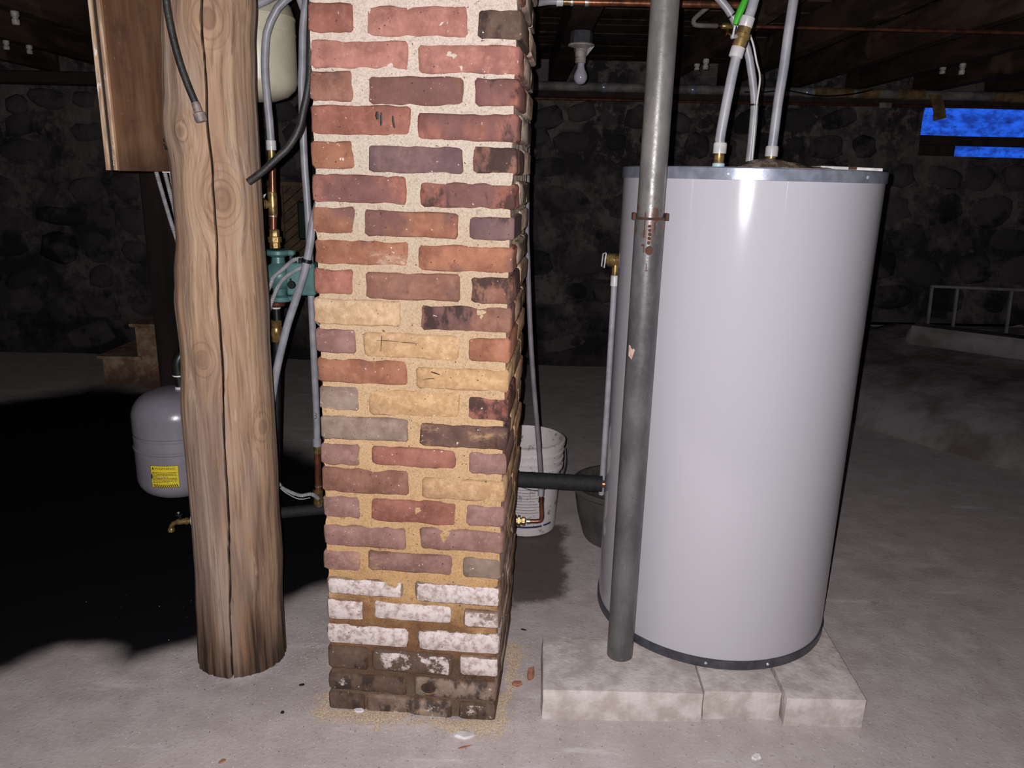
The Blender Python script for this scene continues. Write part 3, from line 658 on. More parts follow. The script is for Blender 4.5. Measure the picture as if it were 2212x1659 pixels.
def make_log():
    N = 220; nz = 300; vs = []; fs = []; cr = []
    ph = [(-0.5 + k / N) * 2 * math.pi for k in range(N)]
    for i in range(nz + 1):
        z_ = -0.01 + i / nz * (JB - 0.003 + 0.01); cx = interp(PROF, max(z_, 0), 1); r0 = interp(PROF, max(z_, 0), 2) * 0.5 * 0.934
        cph = math.radians(interp(CRK, max(z_, 0), 1) + 1.6 * fb(z_ * 7, 0, 2)); wv = 0.011 + 0.004 * fb(z_ * 6, 3, 1)
        # pull vertices towards the crack so that the groove is crisp
        for p in ph:
            d = (p - cph + math.pi) % (2 * math.pi) - math.pi
            pp = cph + d * (1 - 0.75 * math.exp(-(d / 0.14) ** 2)); dd = abs(pp - cph)
            r_ = r0 * (1 + 0.035 * fb(math.cos(p) * 1.4, math.sin(p) * 1.4, z_ * 1.3) + 0.02 * fb(math.cos(p) * 5, math.sin(p) * 5, z_ * 0.7 + 4))
            r_ += 0.0022 * fb(math.cos(p) * 16, math.sin(p) * 16, z_ * 1.6)
            if z_ < 0.12: r_ += (0.12 - z_) * 0.05 * fb(math.cos(p) * 9, math.sin(p) * 9, z_ * 3) 
            g = max(0, 1 - dd / (wv * 1.9)); r_ -= 0.022 * g ** 0.7
            for (kx, ky, kz, kr) in KNOTS:
                x = cx + math.sin(p) * r0; y_ = 2.02 - math.cos(p) * r0; q = ((x - kx) ** 2 + (y_ - ky) ** 2 + (z_ - kz) ** 2) / (kr * 1.5) ** 2
                if q < 4: r_ += 0.005 * math.exp(-q)
            vs.append((cx + math.sin(pp) * r_, 2.02 - math.cos(pp) * r_, z_)); cr.append(1.0 if dd < wv * 0.95 else max(0, 1 - (dd - wv * 0.95) / (wv * 0.7)))
    for i in range(nz):
        for k in range(N): fs.append((i*N+k, i*N+(k+1) % N, (i+1)*N+(k+1) % N, (i+1)*N+k))
    fs.append(tuple(nz * N + k for k in range(N))); fs.append(tuple(range(N - 1, -1, -1)))
    m = MB(); m.add(vs, fs); o = m.build('log_post', LOG, smooth=60, base=True)
    a = o.data.attributes.new('crack', 'FLOAT', 'POINT'); a.data.foreach_set('value', cr)
    return tag(o, 'round debarked log post with a long drying crack, left of the brick chimney', 'post')
LP = make_log()
for (x, y_, z_, r) in ((-0.8665, 1.962, 1.466, 0.005), (-0.862, 1.955, 1.448, 0.005), (-0.855, 1.948, 1.446, 0.004), (-0.8685, 1.964, 1.455, 0.003)):
    m = MB().lathe([(r, 0), (r * 0.9, 0.002), (0.0005, 0.003)], (x + 0.003, y_ + 0.001, z_), (-0.72, -0.69, 0), 10); m.build('char_mark', INK, LP)

# ================================================================== WATER HEATER AND ITS PAD
pg = 'concrete blocks under the water heater'
def rough_block(lo_, hi_, label, sk=0.0):
    nx = max(3, int((hi_[0]-lo_[0]) / 0.022)); ny = max(3, int((hi_[1]-lo_[1]) / 0.03)); nz = 4
    bm = bmesh.new(); bmesh.ops.create_cube(bm, size=1)
    bmesh.ops.subdivide_edges(bm, edges=[e for e in bm.edges if abs(e.verts[0].co.x-e.verts[1].co.x) > .5], cuts=nx, use_grid_fill=True)
    bmesh.ops.subdivide_edges(bm, edges=[e for e in bm.edges if abs(e.verts[0].co.y-e.verts[1].co.y) > .5], cuts=ny, use_grid_fill=True)
    bmesh.ops.subdivide_edges(bm, edges=[e for e in bm.edges if abs(e.verts[0].co.z-e.verts[1].co.z) > .5], cuts=nz, use_grid_fill=True)
    bm.verts.index_update(); m = MB(); vs = []
    for v in bm.verts:
        c = v.co; x = lo_[0] + (c.x + .5) * (hi_[0]-lo_[0]); y_ = lo_[1] + (c.y + .5) * (hi_[1]-lo_[1]); z_ = lo_[2] + (c.z + .5) * (hi_[2]-lo_[2])
        x += sk * (y_ - lo_[1]); p = Vector((x, y_, z_)); e = sum(1 for q in c if abs(q) > .49)
        o = Vector(c) * (-0.006 if e >= 2 else 0.0); a = 0.005 if c.z < 0.49 else 0.0018
        p += o + Vector((fb(x*14, y_*14, z_*14), fb(x*14+9, y_*14, z_*14), fb(x*14, y_*14+5, z_*14) * (0.3 if c.z > .49 else 1))) * a
        vs.append(p)
    m.add(vs, [tuple(v.index for v in f.verts) for f in bm.faces]); bm.free()
    return tag(m.build('concrete_block', CONC, smooth=50, base=True), label, 'concrete block', pg)
rough_block((0.100,1.757,-0.005), (0.531,2.012,0.092), 'long concrete block under the foot of the steel pipe column', 0.03)
rough_block((0.5325,1.772,-0.005), (0.744,2.50,0.089), 'narrow middle concrete block under the front of the water heater', 0.03)
rough_block((0.7455,1.750,-0.005), (0.962,2.50,0.090), 'chipped concrete block at the right corner of the heater pad', 0.05)
rough_block((0.335,2.025,-0.005), (0.525,2.50,0.089), 'concrete block hidden beneath the left rear of the water heater')
HX, HY, HR, HZ0, HZ1 = 0.642, 2.209, 0.345, 0.092, 1.436
wh = thing('water_heater', 'tall white cylindrical water heater with a bright metal rim', 'water heater', (HX, HY, HZ0))
MB().lathe([(HR, 0.012), (HR, HZ1 - HZ0 - 0.010)], (HX, HY, HZ0), seg=128).build('jacket', ENAMEL, wh)
tp = MB().lathe([(HR+0.0005, -0.030), (HR+0.004, -0.029), (HR+0.004, -0.003), (HR+0.001, 0), (HR-0.012, 0.0), (HR-0.014, -0.004), (0.0, -0.003)], (HX, HY, HZ1), seg=128, cap=False).build('top_rim', GALV, wh)
br = MB().lathe([(HR-0.01, 0), (HR+0.003, 0.0), (HR+0.004, 0.004), (HR+0.004, 0.026), (HR+0.0005, 0.028)], (HX, HY, HZ0), seg=128, cap=False).build('base_ring', GREYRING, wh)
def screw(par, az, z_):
    d = Vector((math.sin(az), -math.cos(az), 0)); c = Vector((HX, HY, z_)) + d * (HR + 0.003)
    MB().lathe([(0.0045, 0), (0.0045, 0.003), (0.003, 0.0045)], c, d, 8).build('screw', CHROME, par)
for az in (-1.15, -0.42, 0.62): screw(tp, az, HZ1 - 0.016)
for az in (-0.34, 0.16): screw(br, az + 0.1, HZ0 + 0.015)
sa = 0.0; m = MB()
for k in range(2): pass
d = Vector((math.sin(-0.02), -math.cos(-0.02), 0)); t_ = Vector((-d.y, d.x, 0)); c = Vector((HX, HY, 0)) + d * (HR + 0.0002)
vs = [c - t_ * 0.0012 + Vector((0, 0, HZ0 + 0.03)), c + t_ * 0.0012 + Vector((0, 0, HZ0 + 0.03)), c + t_ * 0.0012 + Vector((0, 0, HZ1 - 0.03)), c - t_ * 0.0012 + Vector((0, 0, HZ1 - 0.03))]
vs += [v - d * 0.003 for v in vs]
MB().add(vs, [(0,1,2,3),(4,7,6,5),(0,4,5,1),(1,5,6,2),(2,6,7,3),(3,7,4,0)]).build('seam', ENAMEL, wh)
# relief valve on the left flank
ra = math.radians(-116); rd = Vector((math.sin(ra), -math.cos(ra), 0)); rc = Vector((HX, HY, 1.162)) + rd * HR
rv = MB().lathe([(0.013, -0.01), (0.013, 0.012), (0.018, 0.012), (0.018, 0.026), (0.021, 0.026), (0.021, 0.05), (0.014, 0.052), (0.014, 0.06)], rc, rd, 14)
rv.cyl(rc + rd * 0.027 + Vector((0, 0, -0.045)), rc + rd * 0.027, 0.011, 12)
rvo = rv.build('relief_valve', BRASS, wh)
q = rc + rd * 0.056 + Vector((-0.004, -0.012, 0))
MB().tube([q + Vector((0, 0, 0.022)), q + rd * 0.01 + Vector((0, 0, 0.018)), q + rd * 0.013 + Vector((0, 0, -0.02)), q + rd * 0.004 + Vector((0, 0, -0.024)), q + Vector((0, 0, 0.02))], 0.0025, 8).build('test_lever', CHROME, rvo)
rp = rc + rd * 0.027
dt = thing('discharge_pipe', 'thin grey plastic overflow pipe running down the left side of the heater', 'pipe', (rp.x, rp.y, 0.36))
MB().tube([rp + Vector((0, 0, -0.06)), rp + Vector((0, 0, -0.40)), (rp.x - 0.002, rp.y, 0.39)], 0.0095, 12).build('tube', PEX, dt)
MB().lathe([(0.0125, 0), (0.0125, 0.028), (0.011, 0.032)], rp + Vector((0, 0, -0.078)), seg=14).build('collar', WPLAS, dt)
# outlets in the top
def hot_pipe(name, label, base, path, rr=0.0125, valve=False, tape=False):
    b = Vector(base); t = thing(name, label, 'pipe', b)
    MB().lathe([(0.0135, 0.0), (0.0135, 0.006), (0.0125, 0.008), (0.0125, 0.038)], b, seg=16).build('nipple', BRASS, t)
    if tape: MB().lathe([(0.0155, 0), (0.0155, 0.012), (0.014, 0.013)], b, seg=16).build('sealing_ring', pm('pale_blue_plastic', (176, 206, 212), None, 20, 0.5), t)
    MB().lathe([(0.0165, 0.036), (0.0168, 0.058), (0.0155, 0.062)], b, seg=18).build('collar', WPLAS, t)
    pts = smooth_path([b + Vector((0, 0, 0.05))] + [Vector(p) for p in path], 0.02)
    MB().tube(pts, rr, 14).build('tube', PEX, t)
    return t
pA = hot_pipe('supply_pipe', 'grey plastic pipe with green-handled valve rising from the heater top', (0.509, 2.03, HZ1 - 0.002), [(0.507, 2.03, 1.505), (0.513, 2.03, 1.57), (0.522, 2.03, 1.648), (0.530, 2.03, 1.705), (0.539, 2.03, 1.748), (0.547, 2.03, 1.776), (0.555, 2.03, 1.806), (0.572, 2.035, 1.90), (0.59, 2.04, 2.03)], tape=True)
ax = Vector((0.547 - 0.530, 0, 1.776 - 1.705)).normalized(); vc = Vector((0.538, 2.03, 1.744))
MB().lathe([(0.0155, -0.026), (0.0165, -0.026), (0.0165, -0.005), (0.0185, -0.004), (0.0185, 0.005), (0.0165, 0.006), (0.0165, 0.022), (0.0155, 0.022)], vc, ax, 18).build('valve_body', BRASS, pA)
MB().lathe([(0.0150, 0.018), (0.0172, 0.022), (0.0172, 0.044), (0.015, 0.046)], vc, ax, 18).build('collar', WPLAS, pA)
MB().lathe([(0.0150, -0.050), (0.0172, -0.048), (0.0172, -0.026), (0.015, -0.024)], vc, ax, 18).build('collar', WPLAS, pA)
lv = thing('tmp', None, None, (0, 0, 0)); bpy.data.objects.remove(lv)
m = MB().cyl(vc + Vector((-0.010, -0.005, 0)), vc + Vector((-0.028, -0.012, -0.004)), 0.005, 10)
m.tube([vc + Vector((-0.026, -0.014, -0.006)), vc + Vector((-0.024, -0.018, 0.02))], 0.003, 8)
vs_ = m.build('lever_stem', CHROME, pA)
g0, g1 = Vector((0.513, 2.008, 1.766)), Vector((0.536, 2.005, 1.835))
m = MB(); P = smooth_path([g0, g0.lerp(g1, 0.3) + Vector((-0.001, 0, 0)), g0.lerp(g1, 0.7), g1], 0.008)
n = len(P); m.tube(P, [0.0045 + 0.0045 * math.sin(math.pi * min(1, (i + 0.6) / n)) for i in range(n)], 10); m.build('handle', LEVER, pA)
hot_pipe('return_pipe', 'straight grey plastic pipe rising from the middle of the heater top', (0.678, 2.15, HZ1 - 0.002), [(0.679, 2.15, 1.52), (0.681, 2.15, 1.611), (0.686, 2.15, 1.693), (0.688, 2.15, 1.774), (0.692, 2.15, 1.853), (0.70, 2.15, 2.03)])
pc = thing('cable_sheath', 'bowed grey flexible sheath behind the two heater pipes', 'pipe', (0.663, 2.3, HZ1))
MB().tube(smooth_path([(0.664, 2.3, HZ1), (0.665, 2.3, 1.535), (0.663, 2.3, 1.61), (0.656, 2.3, 1.654), (0.643, 2.3, 1.707), (0.627, 2.3, 1.758), (0.593, 2.3, 1.819), (0.561, 2.3, 1.861), (0.541, 2.3, 1.88), (0.46, 2.3, 1.96), (0.40, 2.3, 2.034)], 0.02), 0.0112, 12).build('tube', PEX, pc)
MB().tube(smooth_path([(0.667, 2.282, HZ1), (0.664, 2.28, 1.548), (0.664, 2.283, 1.615), (0.662, 2.27, 1.679), (0.648, 2.27, 1.722), (0.630, 2.27, 1.775), (0.60, 2.28, 1.83)], 0.005), 0.0028, 8).build('signal_wire', WPLAS, pc)
def tie(c, axis, r, par, nm='cable_tie', wd=0.005):
    MB().lathe([(r, -wd/2), (r + 0.0025, -wd/2), (r + 0.0025, wd/2), (r, wd/2), (r, -wd/2)], c, axis, 16, cap=False).build(nm, BLKPLA, par)
tie((0.6632, 2.297, 1.612), (0, 0, 1), 0.0135, pc); tie((0.576, 2.30, 1.841), (-0.62, 0, 0.78), 0.0125, pc)
# papers lying on the heater
def pouch():
    vs = []; fs = []; nx, ny = 26, 14
    for j in range(ny + 1):
        for i in range(nx + 1):
            u, v = i / nx, j / ny; x = 0.530 + 0.235 * u; y_ = 1.93 + 0.15 * v
            e = min(u, 1 - u, v, 1 - v); b = min(1, e / 0.22); hgt = 0.004 + 0.020 * b ** 0.6 * max(0.25, math.exp(-((u - 0.4) / 0.33) ** 2)) + 0.006 * b * fb(x * 30, y_ * 30, 2)
            vs.append((x, y_ + 0.01 * fb(x * 9, v, 1), HZ1 - 0.002 + max(0.002, hgt)))
    n = len(vs); vs += [(v[0], v[1], HZ1 - 0.0028) for v in vs]; w_ = nx + 1
    for j in range(ny):
        for i in range(nx):
            a = j * w_ + i; fs.append((a, a + 1, a + w_ + 1, a + w_)); fs.append((n + a, n + a + w_, n + a + w_ + 1, n + a + 1))
    ring = [i for i in range(w_)] + [j * w_ + nx for j in range(1, ny + 1)] + [ny * w_ + i for i in range(nx - 1, -1, -1)] + [j * w_ for j in range(ny - 1, 0, -1)]
    for a, b in zip(ring, ring[1:] + ring[:1]): fs.append((a, n + a, n + b, b))
    return tag(MB().add(vs, fs).build('document_pouch', WRAP, smooth=30, base=True), 'crumpled clear plastic document pouch lying on the heater', 'pouch')
pouch()
Mx = Matrix.Translation((0.845, 2.06, HZ1 + 0.0015)) @ Matrix.Rotation(-0.12, 4, 'Z') @ Matrix.Rotation(0.02, 4, 'Y')
cdo = thing('instruction_card', 'white folded card lying flat on the right of the heater top', 'card', (0.845, 2.06, HZ1 - 0.002))
MB().bbox((-0.075, -0.05, -0.004), (0.075, 0.05, 0.0075), 0.001, Mx).build('sheet', pm('white_card', (232, 226, 222), None, 20, 0.7), cdo)
MB().box((-0.008, -0.0507, 0.001), (0.012, 0.048, 0.0079), Mx).build('print', RUST, cdo)

# ================================================================== STEEL COLUMN
sc_ = thing('steel_column', 'grey steel pipe column with rusty collar in front of the heater', 'column', (0.327, 1.922, 0.09))
SX, SY = 0.327, 1.922
MB().lathe([(0.0355, -0.001), (0.0365, 0.003), (0.0365, 1.222)], (SX, SY, 0.09), seg=40).build('lower_pipe', STEEL, sc_)
MB().lathe([(0.033, 1.215), (0.033, JB - 0.092)], (SX, SY, 0.09), seg=40).build('upper_pipe', STEEL, sc_)
cb = MB().lathe([(0.0335, 0.0), (0.039, 0.0), (0.039, 0.006), (0.0335, 0.006)], (SX, SY, 1.308), seg=32, cap=False)
for s in (-1, 1): cb.bbox((SX + s * 0.040 - 0.004, SY - 0.012, 1.306), (SX + s * 0.040 + 0.004, SY + 0.012, 1.324), 0.0015)
cb.build('collar', RUST, sc_)
def on_col(az, z_, r=0.0367):
    return Vector((SX + math.sin(az) * r, SY - math.cos(az) * r, z_))
def col_patch(nm, mat, outline, th=0.0006):
    """outline in (arc metres, z), wrapped round the column; camera-facing azimuth is the zero of the arc"""
    m = MB(); n = len(outline); a0 = math.atan2(-SX, SY) * -1.0 * -1.0
    vs = []
    for r in (0.0366, 0.0366 + th):
        cxx = sum(p[0] for p in outline) / n; cz = sum(p[1] for p in outline) / n
        vs.append(on_col(a0 + cxx / 0.0366, cz, r))
        for (s_, z_) in outline: vs.append(on_col(a0 + s_ / 0.0366, z_, r))
    k = n + 1; fs = []
    for i in range(n):
        j = (i + 1) % n
        fs += [(k, k + 1 + i, k + 1 + j), (0, 1 + j, 1 + i), (1 + i, 1 + j, k + 1 + j, k + 1 + i)]
    return m.add(vs, fs).build(nm, mat, sc_)
def blob(cx, cz, rx, rz, n=12, j=0.3):
    return [(cx + rx * math.cos(2 * math.pi * i / n) * (1 + rnd(-j, j)), cz + rz * math.sin(2 * math.pi * i / n) * (1 + rnd(-j, j))) for i in range(n)]
for k in range(5): col_patch('stamped_mark', RUST, blob(0.001 + rnd(-.0006, .0006), 1.294 - k * 0.0098, 0.0042, 0.0042, 9, 0.35))
ring_o = blob(0.003, 1.236, 0.0100, 0.0112, 18, 0.06); col_patch('stamped_roundel', RUST, ring_o)
for (a, b, c_, d_) in ((-0.012, 1.296, 0.0012, 0.030), (-0.013, 1.248, 0.004, 0.0022), (-0.010, 1.240, 0.0012, 0.010), (0.013, 1.292, 0.0012, 0.010), (-0.001, 1.196, 0.0010, 0.009), (-0.0005, 1.187, 0.003, 0.0010)):
    col_patch('rust_run', RUST, [(a - c_, b - d_), (a + c_, b - d_), (a + c_, b + d_), (a - c_, b + d_)])
col_patch('torn_sticker', pm('torn_paper', (206, 196, 182), (196, 150, 128), 60, 0.8), [(-0.0345, 0.998), (-0.0340, 0.969), (-0.0225, 0.962), (-0.0150, 0.988)], 0.0008)

# ================================================================== THINGS BETWEEN CHIMNEY AND HEATER
ip = thing('insulated_pipe', 'black foam-wrapped pipe running level between chimney and heater', 'pipe', (0.15, 2.35, 0.44))
MB().tube([(-0.62, 2.41, 0.436), (-0.2, 2.385, 0.439), (0.1, 2.355, 0.441), (0.302, 2.334, 0.443)], 0.026, 20).build('foam_sleeve', FOAM, ip)
MB().tube([(0.300, 2.334, 0.443), (0.316, 2.332, 0.443)], 0.012, 14).build('pipe_end', COPPER, ip)
dl = thing('drain_line', 'dusty mauve pipe dropping to a copper elbow beside the chimney', 'pipe', (0.11, 2.5, 0.23))
MB().tube(smooth_path([(0.02, 2.5, 2.03), (0.028, 2.5, 1.6), (0.034, 2.5, 1.261), (0.040, 2.5, 1.156), (0.054, 2.5, 0.938), (0.069, 2.5, 0.767), (0.085, 2.5, 0.621), (0.096, 2.5, 0.521), (0.108, 2.5, 0.397), (0.110, 2.5, 0.345)], 0.02), 0.0085, 12).build('tube', PEXDK, dl)
MB().lathe([(0.0105, 0), (0.0105, 0.024), (0.009, 0.026)], (0.1105, 2.5, 0.325), seg=14).build('collar', PEX, dl)
MB().tube(smooth_path([(0.111, 2.5, 0.330), (0.1155, 2.5, 0.26), (0.1165, 2.5, 0.246), (0.113, 2.5, 0.232), (0.10, 2.5, 0.2275), (0.062, 2.5, 0.2265)], 0.006), 0.0075, 12).build('elbow', COPPER, dl)
MB().lathe([(0.0090, 0), (0.0090, 0.018)], (0.112, 2.5, 0.300), (0.06, 0, 1), 12).build('coupling', COPDK, dl)
MB().lathe([(0.0095, 0.0), (0.0095, 0.012), (0.0085, 0.013)], (0.075, 2.5, 0.2265), (-1, 0, 0), 12).build('solder_joint', SOLDER, dl)
MB().lathe([(0.009, 0.0), (0.0155, 0.001), (0.0155, 0.010), (0.011, 0.012), (0.011, 0.018), (0.021, 0.019), (0.021, 0.025), (0.014, 0.026), (0.014, 0.05)], (0.058, 2.5, 0.2265), (-1, 0, 0), 6).build('union_nut', BRASS, dl)

bk = thing('plastic_bucket', 'dirty white ribbed plastic bucket standing behind the chimney', 'bucket', (0.066, 2.945, 0.0))
BX, BY = 0.066, 2.945; BZ = 0.006
prof = [(0.118, 0), (0.126, 0.004), (0.128, 0.03), (0.139, 0.262), (0.139, 0.264), (0.150, 0.266), (0.150, 0.276), (0.1415, 0.280), (0.1415, 0.296), (0.150, 0.298), (0.151, 0.308), (0.143, 0.312), (0.143, 0.328), (0.151, 0.330), (0.152, 0.340), (0.145, 0.344), (0.145, 0.358), (0.155, 0.362), (0.156, 0.380), (0.150, 0.384), (0.143, 0.384), (0.141, 0.376), (0.134, 0.26), (0.122, 0.008), (0.0, 0.007)]
bo = MB().lathe(prof, (BX, BY, BZ), seg=64, cap=True); bo.build('body', BUCKP, bk)
def wrap(az0, az1, z0, z1, r0, r1, mat, nm, par, c, n=16, th=0.0006):
    vs = []; fs = []
    for i in range(n + 1):
        a = az0 + (az1 - az0) * i / n
        for (z_, r) in ((z0, r0), (z1, r1)):
            for k in (-0.001, th): vs.append((c[0] + math.sin(a) * (r + k), c[1] - math.cos(a) * (r + k), z_))
    for i in range(n):
        a = i * 4; b = a + 4
        fs += [(a + 1, b + 1, b + 3, a + 3), (a, a + 2, b + 2, b), (a, b, b + 1, a + 1), (a + 2, a + 3, b + 3, b + 2)]
    fs += [(0, 1, 3, 2), (n*4, n*4 + 2, n*4 + 3, n*4 + 1)]
    return MB().add(vs, fs).build(nm, mat, par, smooth=40)
rb = lambda z_: 0.128 + (0.139 - 0.128) * (z_ - 0.03) / 0.232
wrap(-1.0, 0.55, BZ + 0.040, BZ + 0.048, rb(0.040), rb(0.048), BLUEB, 'printed_band', bk, (BX, BY)); wrap(0.62, 0.95, BZ + 0.041, BZ + 0.049, rb(0.041), rb(0.049), BLUEB, 'printed_band', bk, (BX, BY))
wrap(-1.0, 0.35, BZ + 0.236, BZ + 0.256, rb(0.236), rb(0.256), BLUEB, 'printed_band', bk, (BX, BY))
for k in range(9):
    z_ = 0.205 - k * 0.0125; wrap(-0.35 + rnd(-.05, .05), 0.5 + rnd(-0.25, 0.05), BZ + z_, BZ + z_ + 0.003, rb(z_), rb(z_ + .003), GREYPR, 'print_line', bk, (BX, BY), 10, 0.0004)
for k in range(14):
    a = -0.1 + k * 0.045; wrap(a, a + 0.03, BZ + 0.068, BZ + 0.076, rb(0.068), rb(0.076), GREYPR, 'print_mark', bk, (BX, BY), 2, 0.0004)
hn = MB().tube(smooth_path([(BX - 0.10, BY - 0.118, 0.262), (BX - 0.02, BY - 0.158, 0.235), (BX + 0.045, BY - 0.160, 0.222), (BX + 0.075, BY - 0.152, 0.228), (BX + 0.13, BY - 0.112, 0.246), (BX + 0.158, BY - 0.04, 0.285), (BX + 0.155, BY, 0.345)], 0.012), 0.0022, 8).build('bail_handle', GREYRING, bk)
MB().tube([(BX + 0.075, BY - 0.152, 0.228), (BX + 0.138, BY - 0.104, 0.250)], 0.0065, 10).build('grip', BUCKP, hn)

tb = thing('plastic_tub', 'dark grey plastic tub tucked behind the heater', 'tub', (0.455, 2.86, 0.0))
TX, TY = 0.452, 2.86
tp_ = [(0.135, 0.004), (0.142, 0.0), (0.150, 0.012), (0.175, 0.10), (0.192, 0.205), (0.199, 0.207), (0.206, 0.214), (0.206, 0.226), (0.200, 0.232), (0.190, 0.231), (0.186, 0.222), (0.170, 0.10), (0.146, 0.018), (0.0, 0.016)]
MB().lathe(tp_, (TX, TY, 0.004), seg=56).build('body', TUBP, tb)

# ================================================================== LEFT SIDE: BOARD, RELAY BOX, CONDUITS, HOSES
pb = thing('plywood_board', 'stained plywood board hung edge-on behind the log post', 'board', (-0.985, 2.3, 1.39))
MB().bbox((-1.0085, 1.95, 1.392), (-0.9985, 2.66, JB), 0.0008).build('rear_sheet', PLYE, pb)
MB().bbox((-0.9975, 1.953, 1.392), (-0.9905, 2.66, JB), 0.0008).build('core_sheet', TIMBER, pb)
MB().bbox((-0.9895, 1.95, 1.392), (-0.9805, 2.66, JB), 0.0008).build('edge_sheet', PLYE, pb)
MB().bbox((-0.9803, 1.952, 1.391), (-0.9765, 2.66, JB), 0.0006).build('face_sheet', PLY, pb)
MB().box((-1.0, 2.24, 1.388), (-0.978, 2.66, 1.3925)).build('paint_edge', WHITEC, pb)
gb = thing('relay_box', 'flat green metal relay box on the far side of the plywood board', 'control box', (-1.045, 2.2, 1.50))
MB().bbox((-1.060, 2.08, 1.515), (-1.009, 2.34, 1.755), 0.008).build('case', GREENBOX, gb)
MB().bbox((-1.0660, 2.085, 1.64), (-1.0585, 2.335, 1.752), 0.003).build('cover', GREENBOX, gb)
cg = 'armoured cables below the plywood board'
def armoured(label, pts, r=0.0072):
    return tag(conduit_tube(pts, r).build('armoured_cable', CHROME, smooth=0), label, 'cable', cg)
armoured('ribbed metal cable, longest of three below the plywood board, ending at the pump', [(-1.136, 2.50, 1.395), (-1.114, 2.50, 1.287), (-1.094, 2.50, 1.201), (-1.04, 2.48, 1.04), (-0.94, 2.46, 0.93), (-0.83, 2.42, 0.955), (-0.758, 2.38, 1.058), (-0.748, 2.38, 1.081), (-0.722, 2.38, 1.103), (-0.685, 2.385, 1.135), (-0.664, 2.395, 1.139)])
armoured('ribbed metal cable below the plywood board, middle of three, looping to the motor box', [(-1.109, 2.50, 1.395), (-1.092, 2.50, 1.296), (-1.05, 2.48, 1.12), (-0.95, 2.46, 0.96), (-0.84, 2.42, 0.905), (-0.785, 2.39, 0.94), (-0.758, 2.38, 1.002), (-0.733, 2.38, 1.055), (-0.703, 2.38, 1.088), (-0.660, 2.385, 1.114), (-0.63, 2.39, 1.118)], 0.0068)
armoured('ribbed metal cable below the plywood board, closest of three to the log post', [(-1.090, 2.50, 1.395), (-1.078, 2.50, 1.318), (-1.02, 2.50, 1.15), (-0.93, 2.50, 1.05), (-0.85, 2.50, 1.04), (-0.79, 2.49, 1.06)], 0.0068)
h1 = thing('rubber_hose', 'black rubber hose hanging before the log post, with a metal end fitting', 'hose', (-0.73, 1.86, 1.50), 'cut rubber hoses')
MB().tube(smooth_path([(-0.775, 1.885, JB - 0.003), (-0.783, 1.865, 1.90), (-0.786, 1.86, 1.80), (-0.787, 1.86, 1.76), (-0.785, 1.86, 1.73), (-0.779, 1.86, 1.685), (-0.768, 1.86, 1.63), (-0.752, 1.86, 1.578), (-0.738, 1.86, 1.54)], 0.015), 0.0082, 14).build('tube', RUBBER, h1)
fa = Vector((-0.727 + 0.738, 0, 1.502 - 1.54)).normalized(); fc = Vector((-0.7405, 1.86, 1.547)); DULL = pm('dull_zinc', (150, 138, 132), (118, 106, 102), 60, 0.6, 0.3, 0.2)
MB().lathe([(0.0088, 0), (0.0094, 0.004), (0.0102, 0.020), (0.0098, 0.024)], fc, fa, 14).build('ferrule', DULL, h1)
MB().lathe([(0.0100, 0.022), (0.0132, 0.024), (0.0138, 0.038), (0.0128, 0.043), (0.0085, 0.044)], fc, fa, 12).build('coupling_nut', DULL, h1)
h2 = thing('rubber_hose', 'black rubber hose curving from the chimney edge, cut end by the post', 'hose', (-0.641, 1.92, 1.376), 'cut rubber hoses')
MB().tube(smooth_path([(-0.645, 1.905, 1.373), (-0.607, 1.905, 1.400), (-0.575, 1.91, 1.430), (-0.546, 1.915, 1.458), (-0.522, 1.92, 1.498), (-0.508, 1.92, 1.544), (-0.498, 1.92, 1.581), (-0.4915, 1.925, 1.627), (-0.487, 1.93, 1.72), (-0.482, 1.94, 1.85), (-0.480, 1.95, JB - 0.003)], 0.012), 0.0088, 14).build('tube', RUBBER, h2)
MB().lathe([(0.0, 0), (0.0055, 0.0)], (-0.6458, 1.9049, 1.3725), (-0.78, 0, -0.55), 12, cap=False).build('bore', INK, h2)

# ================================================================== BOILER PIPEWORK BEHIND POST AND CHIMNEY
ct = thing('cream_expansion_tank', 'cream coloured round-bottomed expansion tank high behind the log post', 'tank', (-0.838, 2.62, 1.62))
MB().lathe([(0.0, 0.0), (0.05, 0.004), (0.09, 0.018), (0.114, 0.04), (0.122, 0.062), (0.122, 0.20), (0.1235, 0.201), (0.1235, 0.205), (0.122, 0.206), (0.122, 0.245), (0.1235, 0.247), (0.1235, 0.252), (0.120, 0.256), (0.112, 0.285), (0.08, 0.312), (0.03, 0.325), (0.0, 0.326)], (-0.835, 2.62, 1.612), seg=56, cap=False).build('shell', CREAM, ct)
MB().cyl((-0.835, 2.62, 1.93), (-0.835, 2.62, JB - 0.002), 0.014, 14).build('hanger', COPDK, ct)
pgp = 'grey plastic pipes behind the post'
def pex(label, pts, r=0.0122):
    b = min(pts, key=lambda q: q[2]); t = thing('plastic_pipe', label, 'pipe', b, pgp)
    MB().tube(smooth_path(pts, 0.02), r, 14).build('tube', PEX, t); return t
p0 = pex('short grey pipe slanting over the cream tank', [(-0.91, 2.478, 1.818), (-0.796, 2.478, 1.867), (-0.735, 2.478, 1.895), (-0.70, 2.480, 1.93), (-0.67, 2.485, JB)])
p2 = pex('grey pipe slanting behind the upper left chimney edge', [(-0.70, 2.53, JB), (-0.672, 2.53, 1.915), (-0.652, 2.53, 1.862), (-0.62, 2.53, 1.79), (-0.60, 2.53, 1.6)], 0.011)
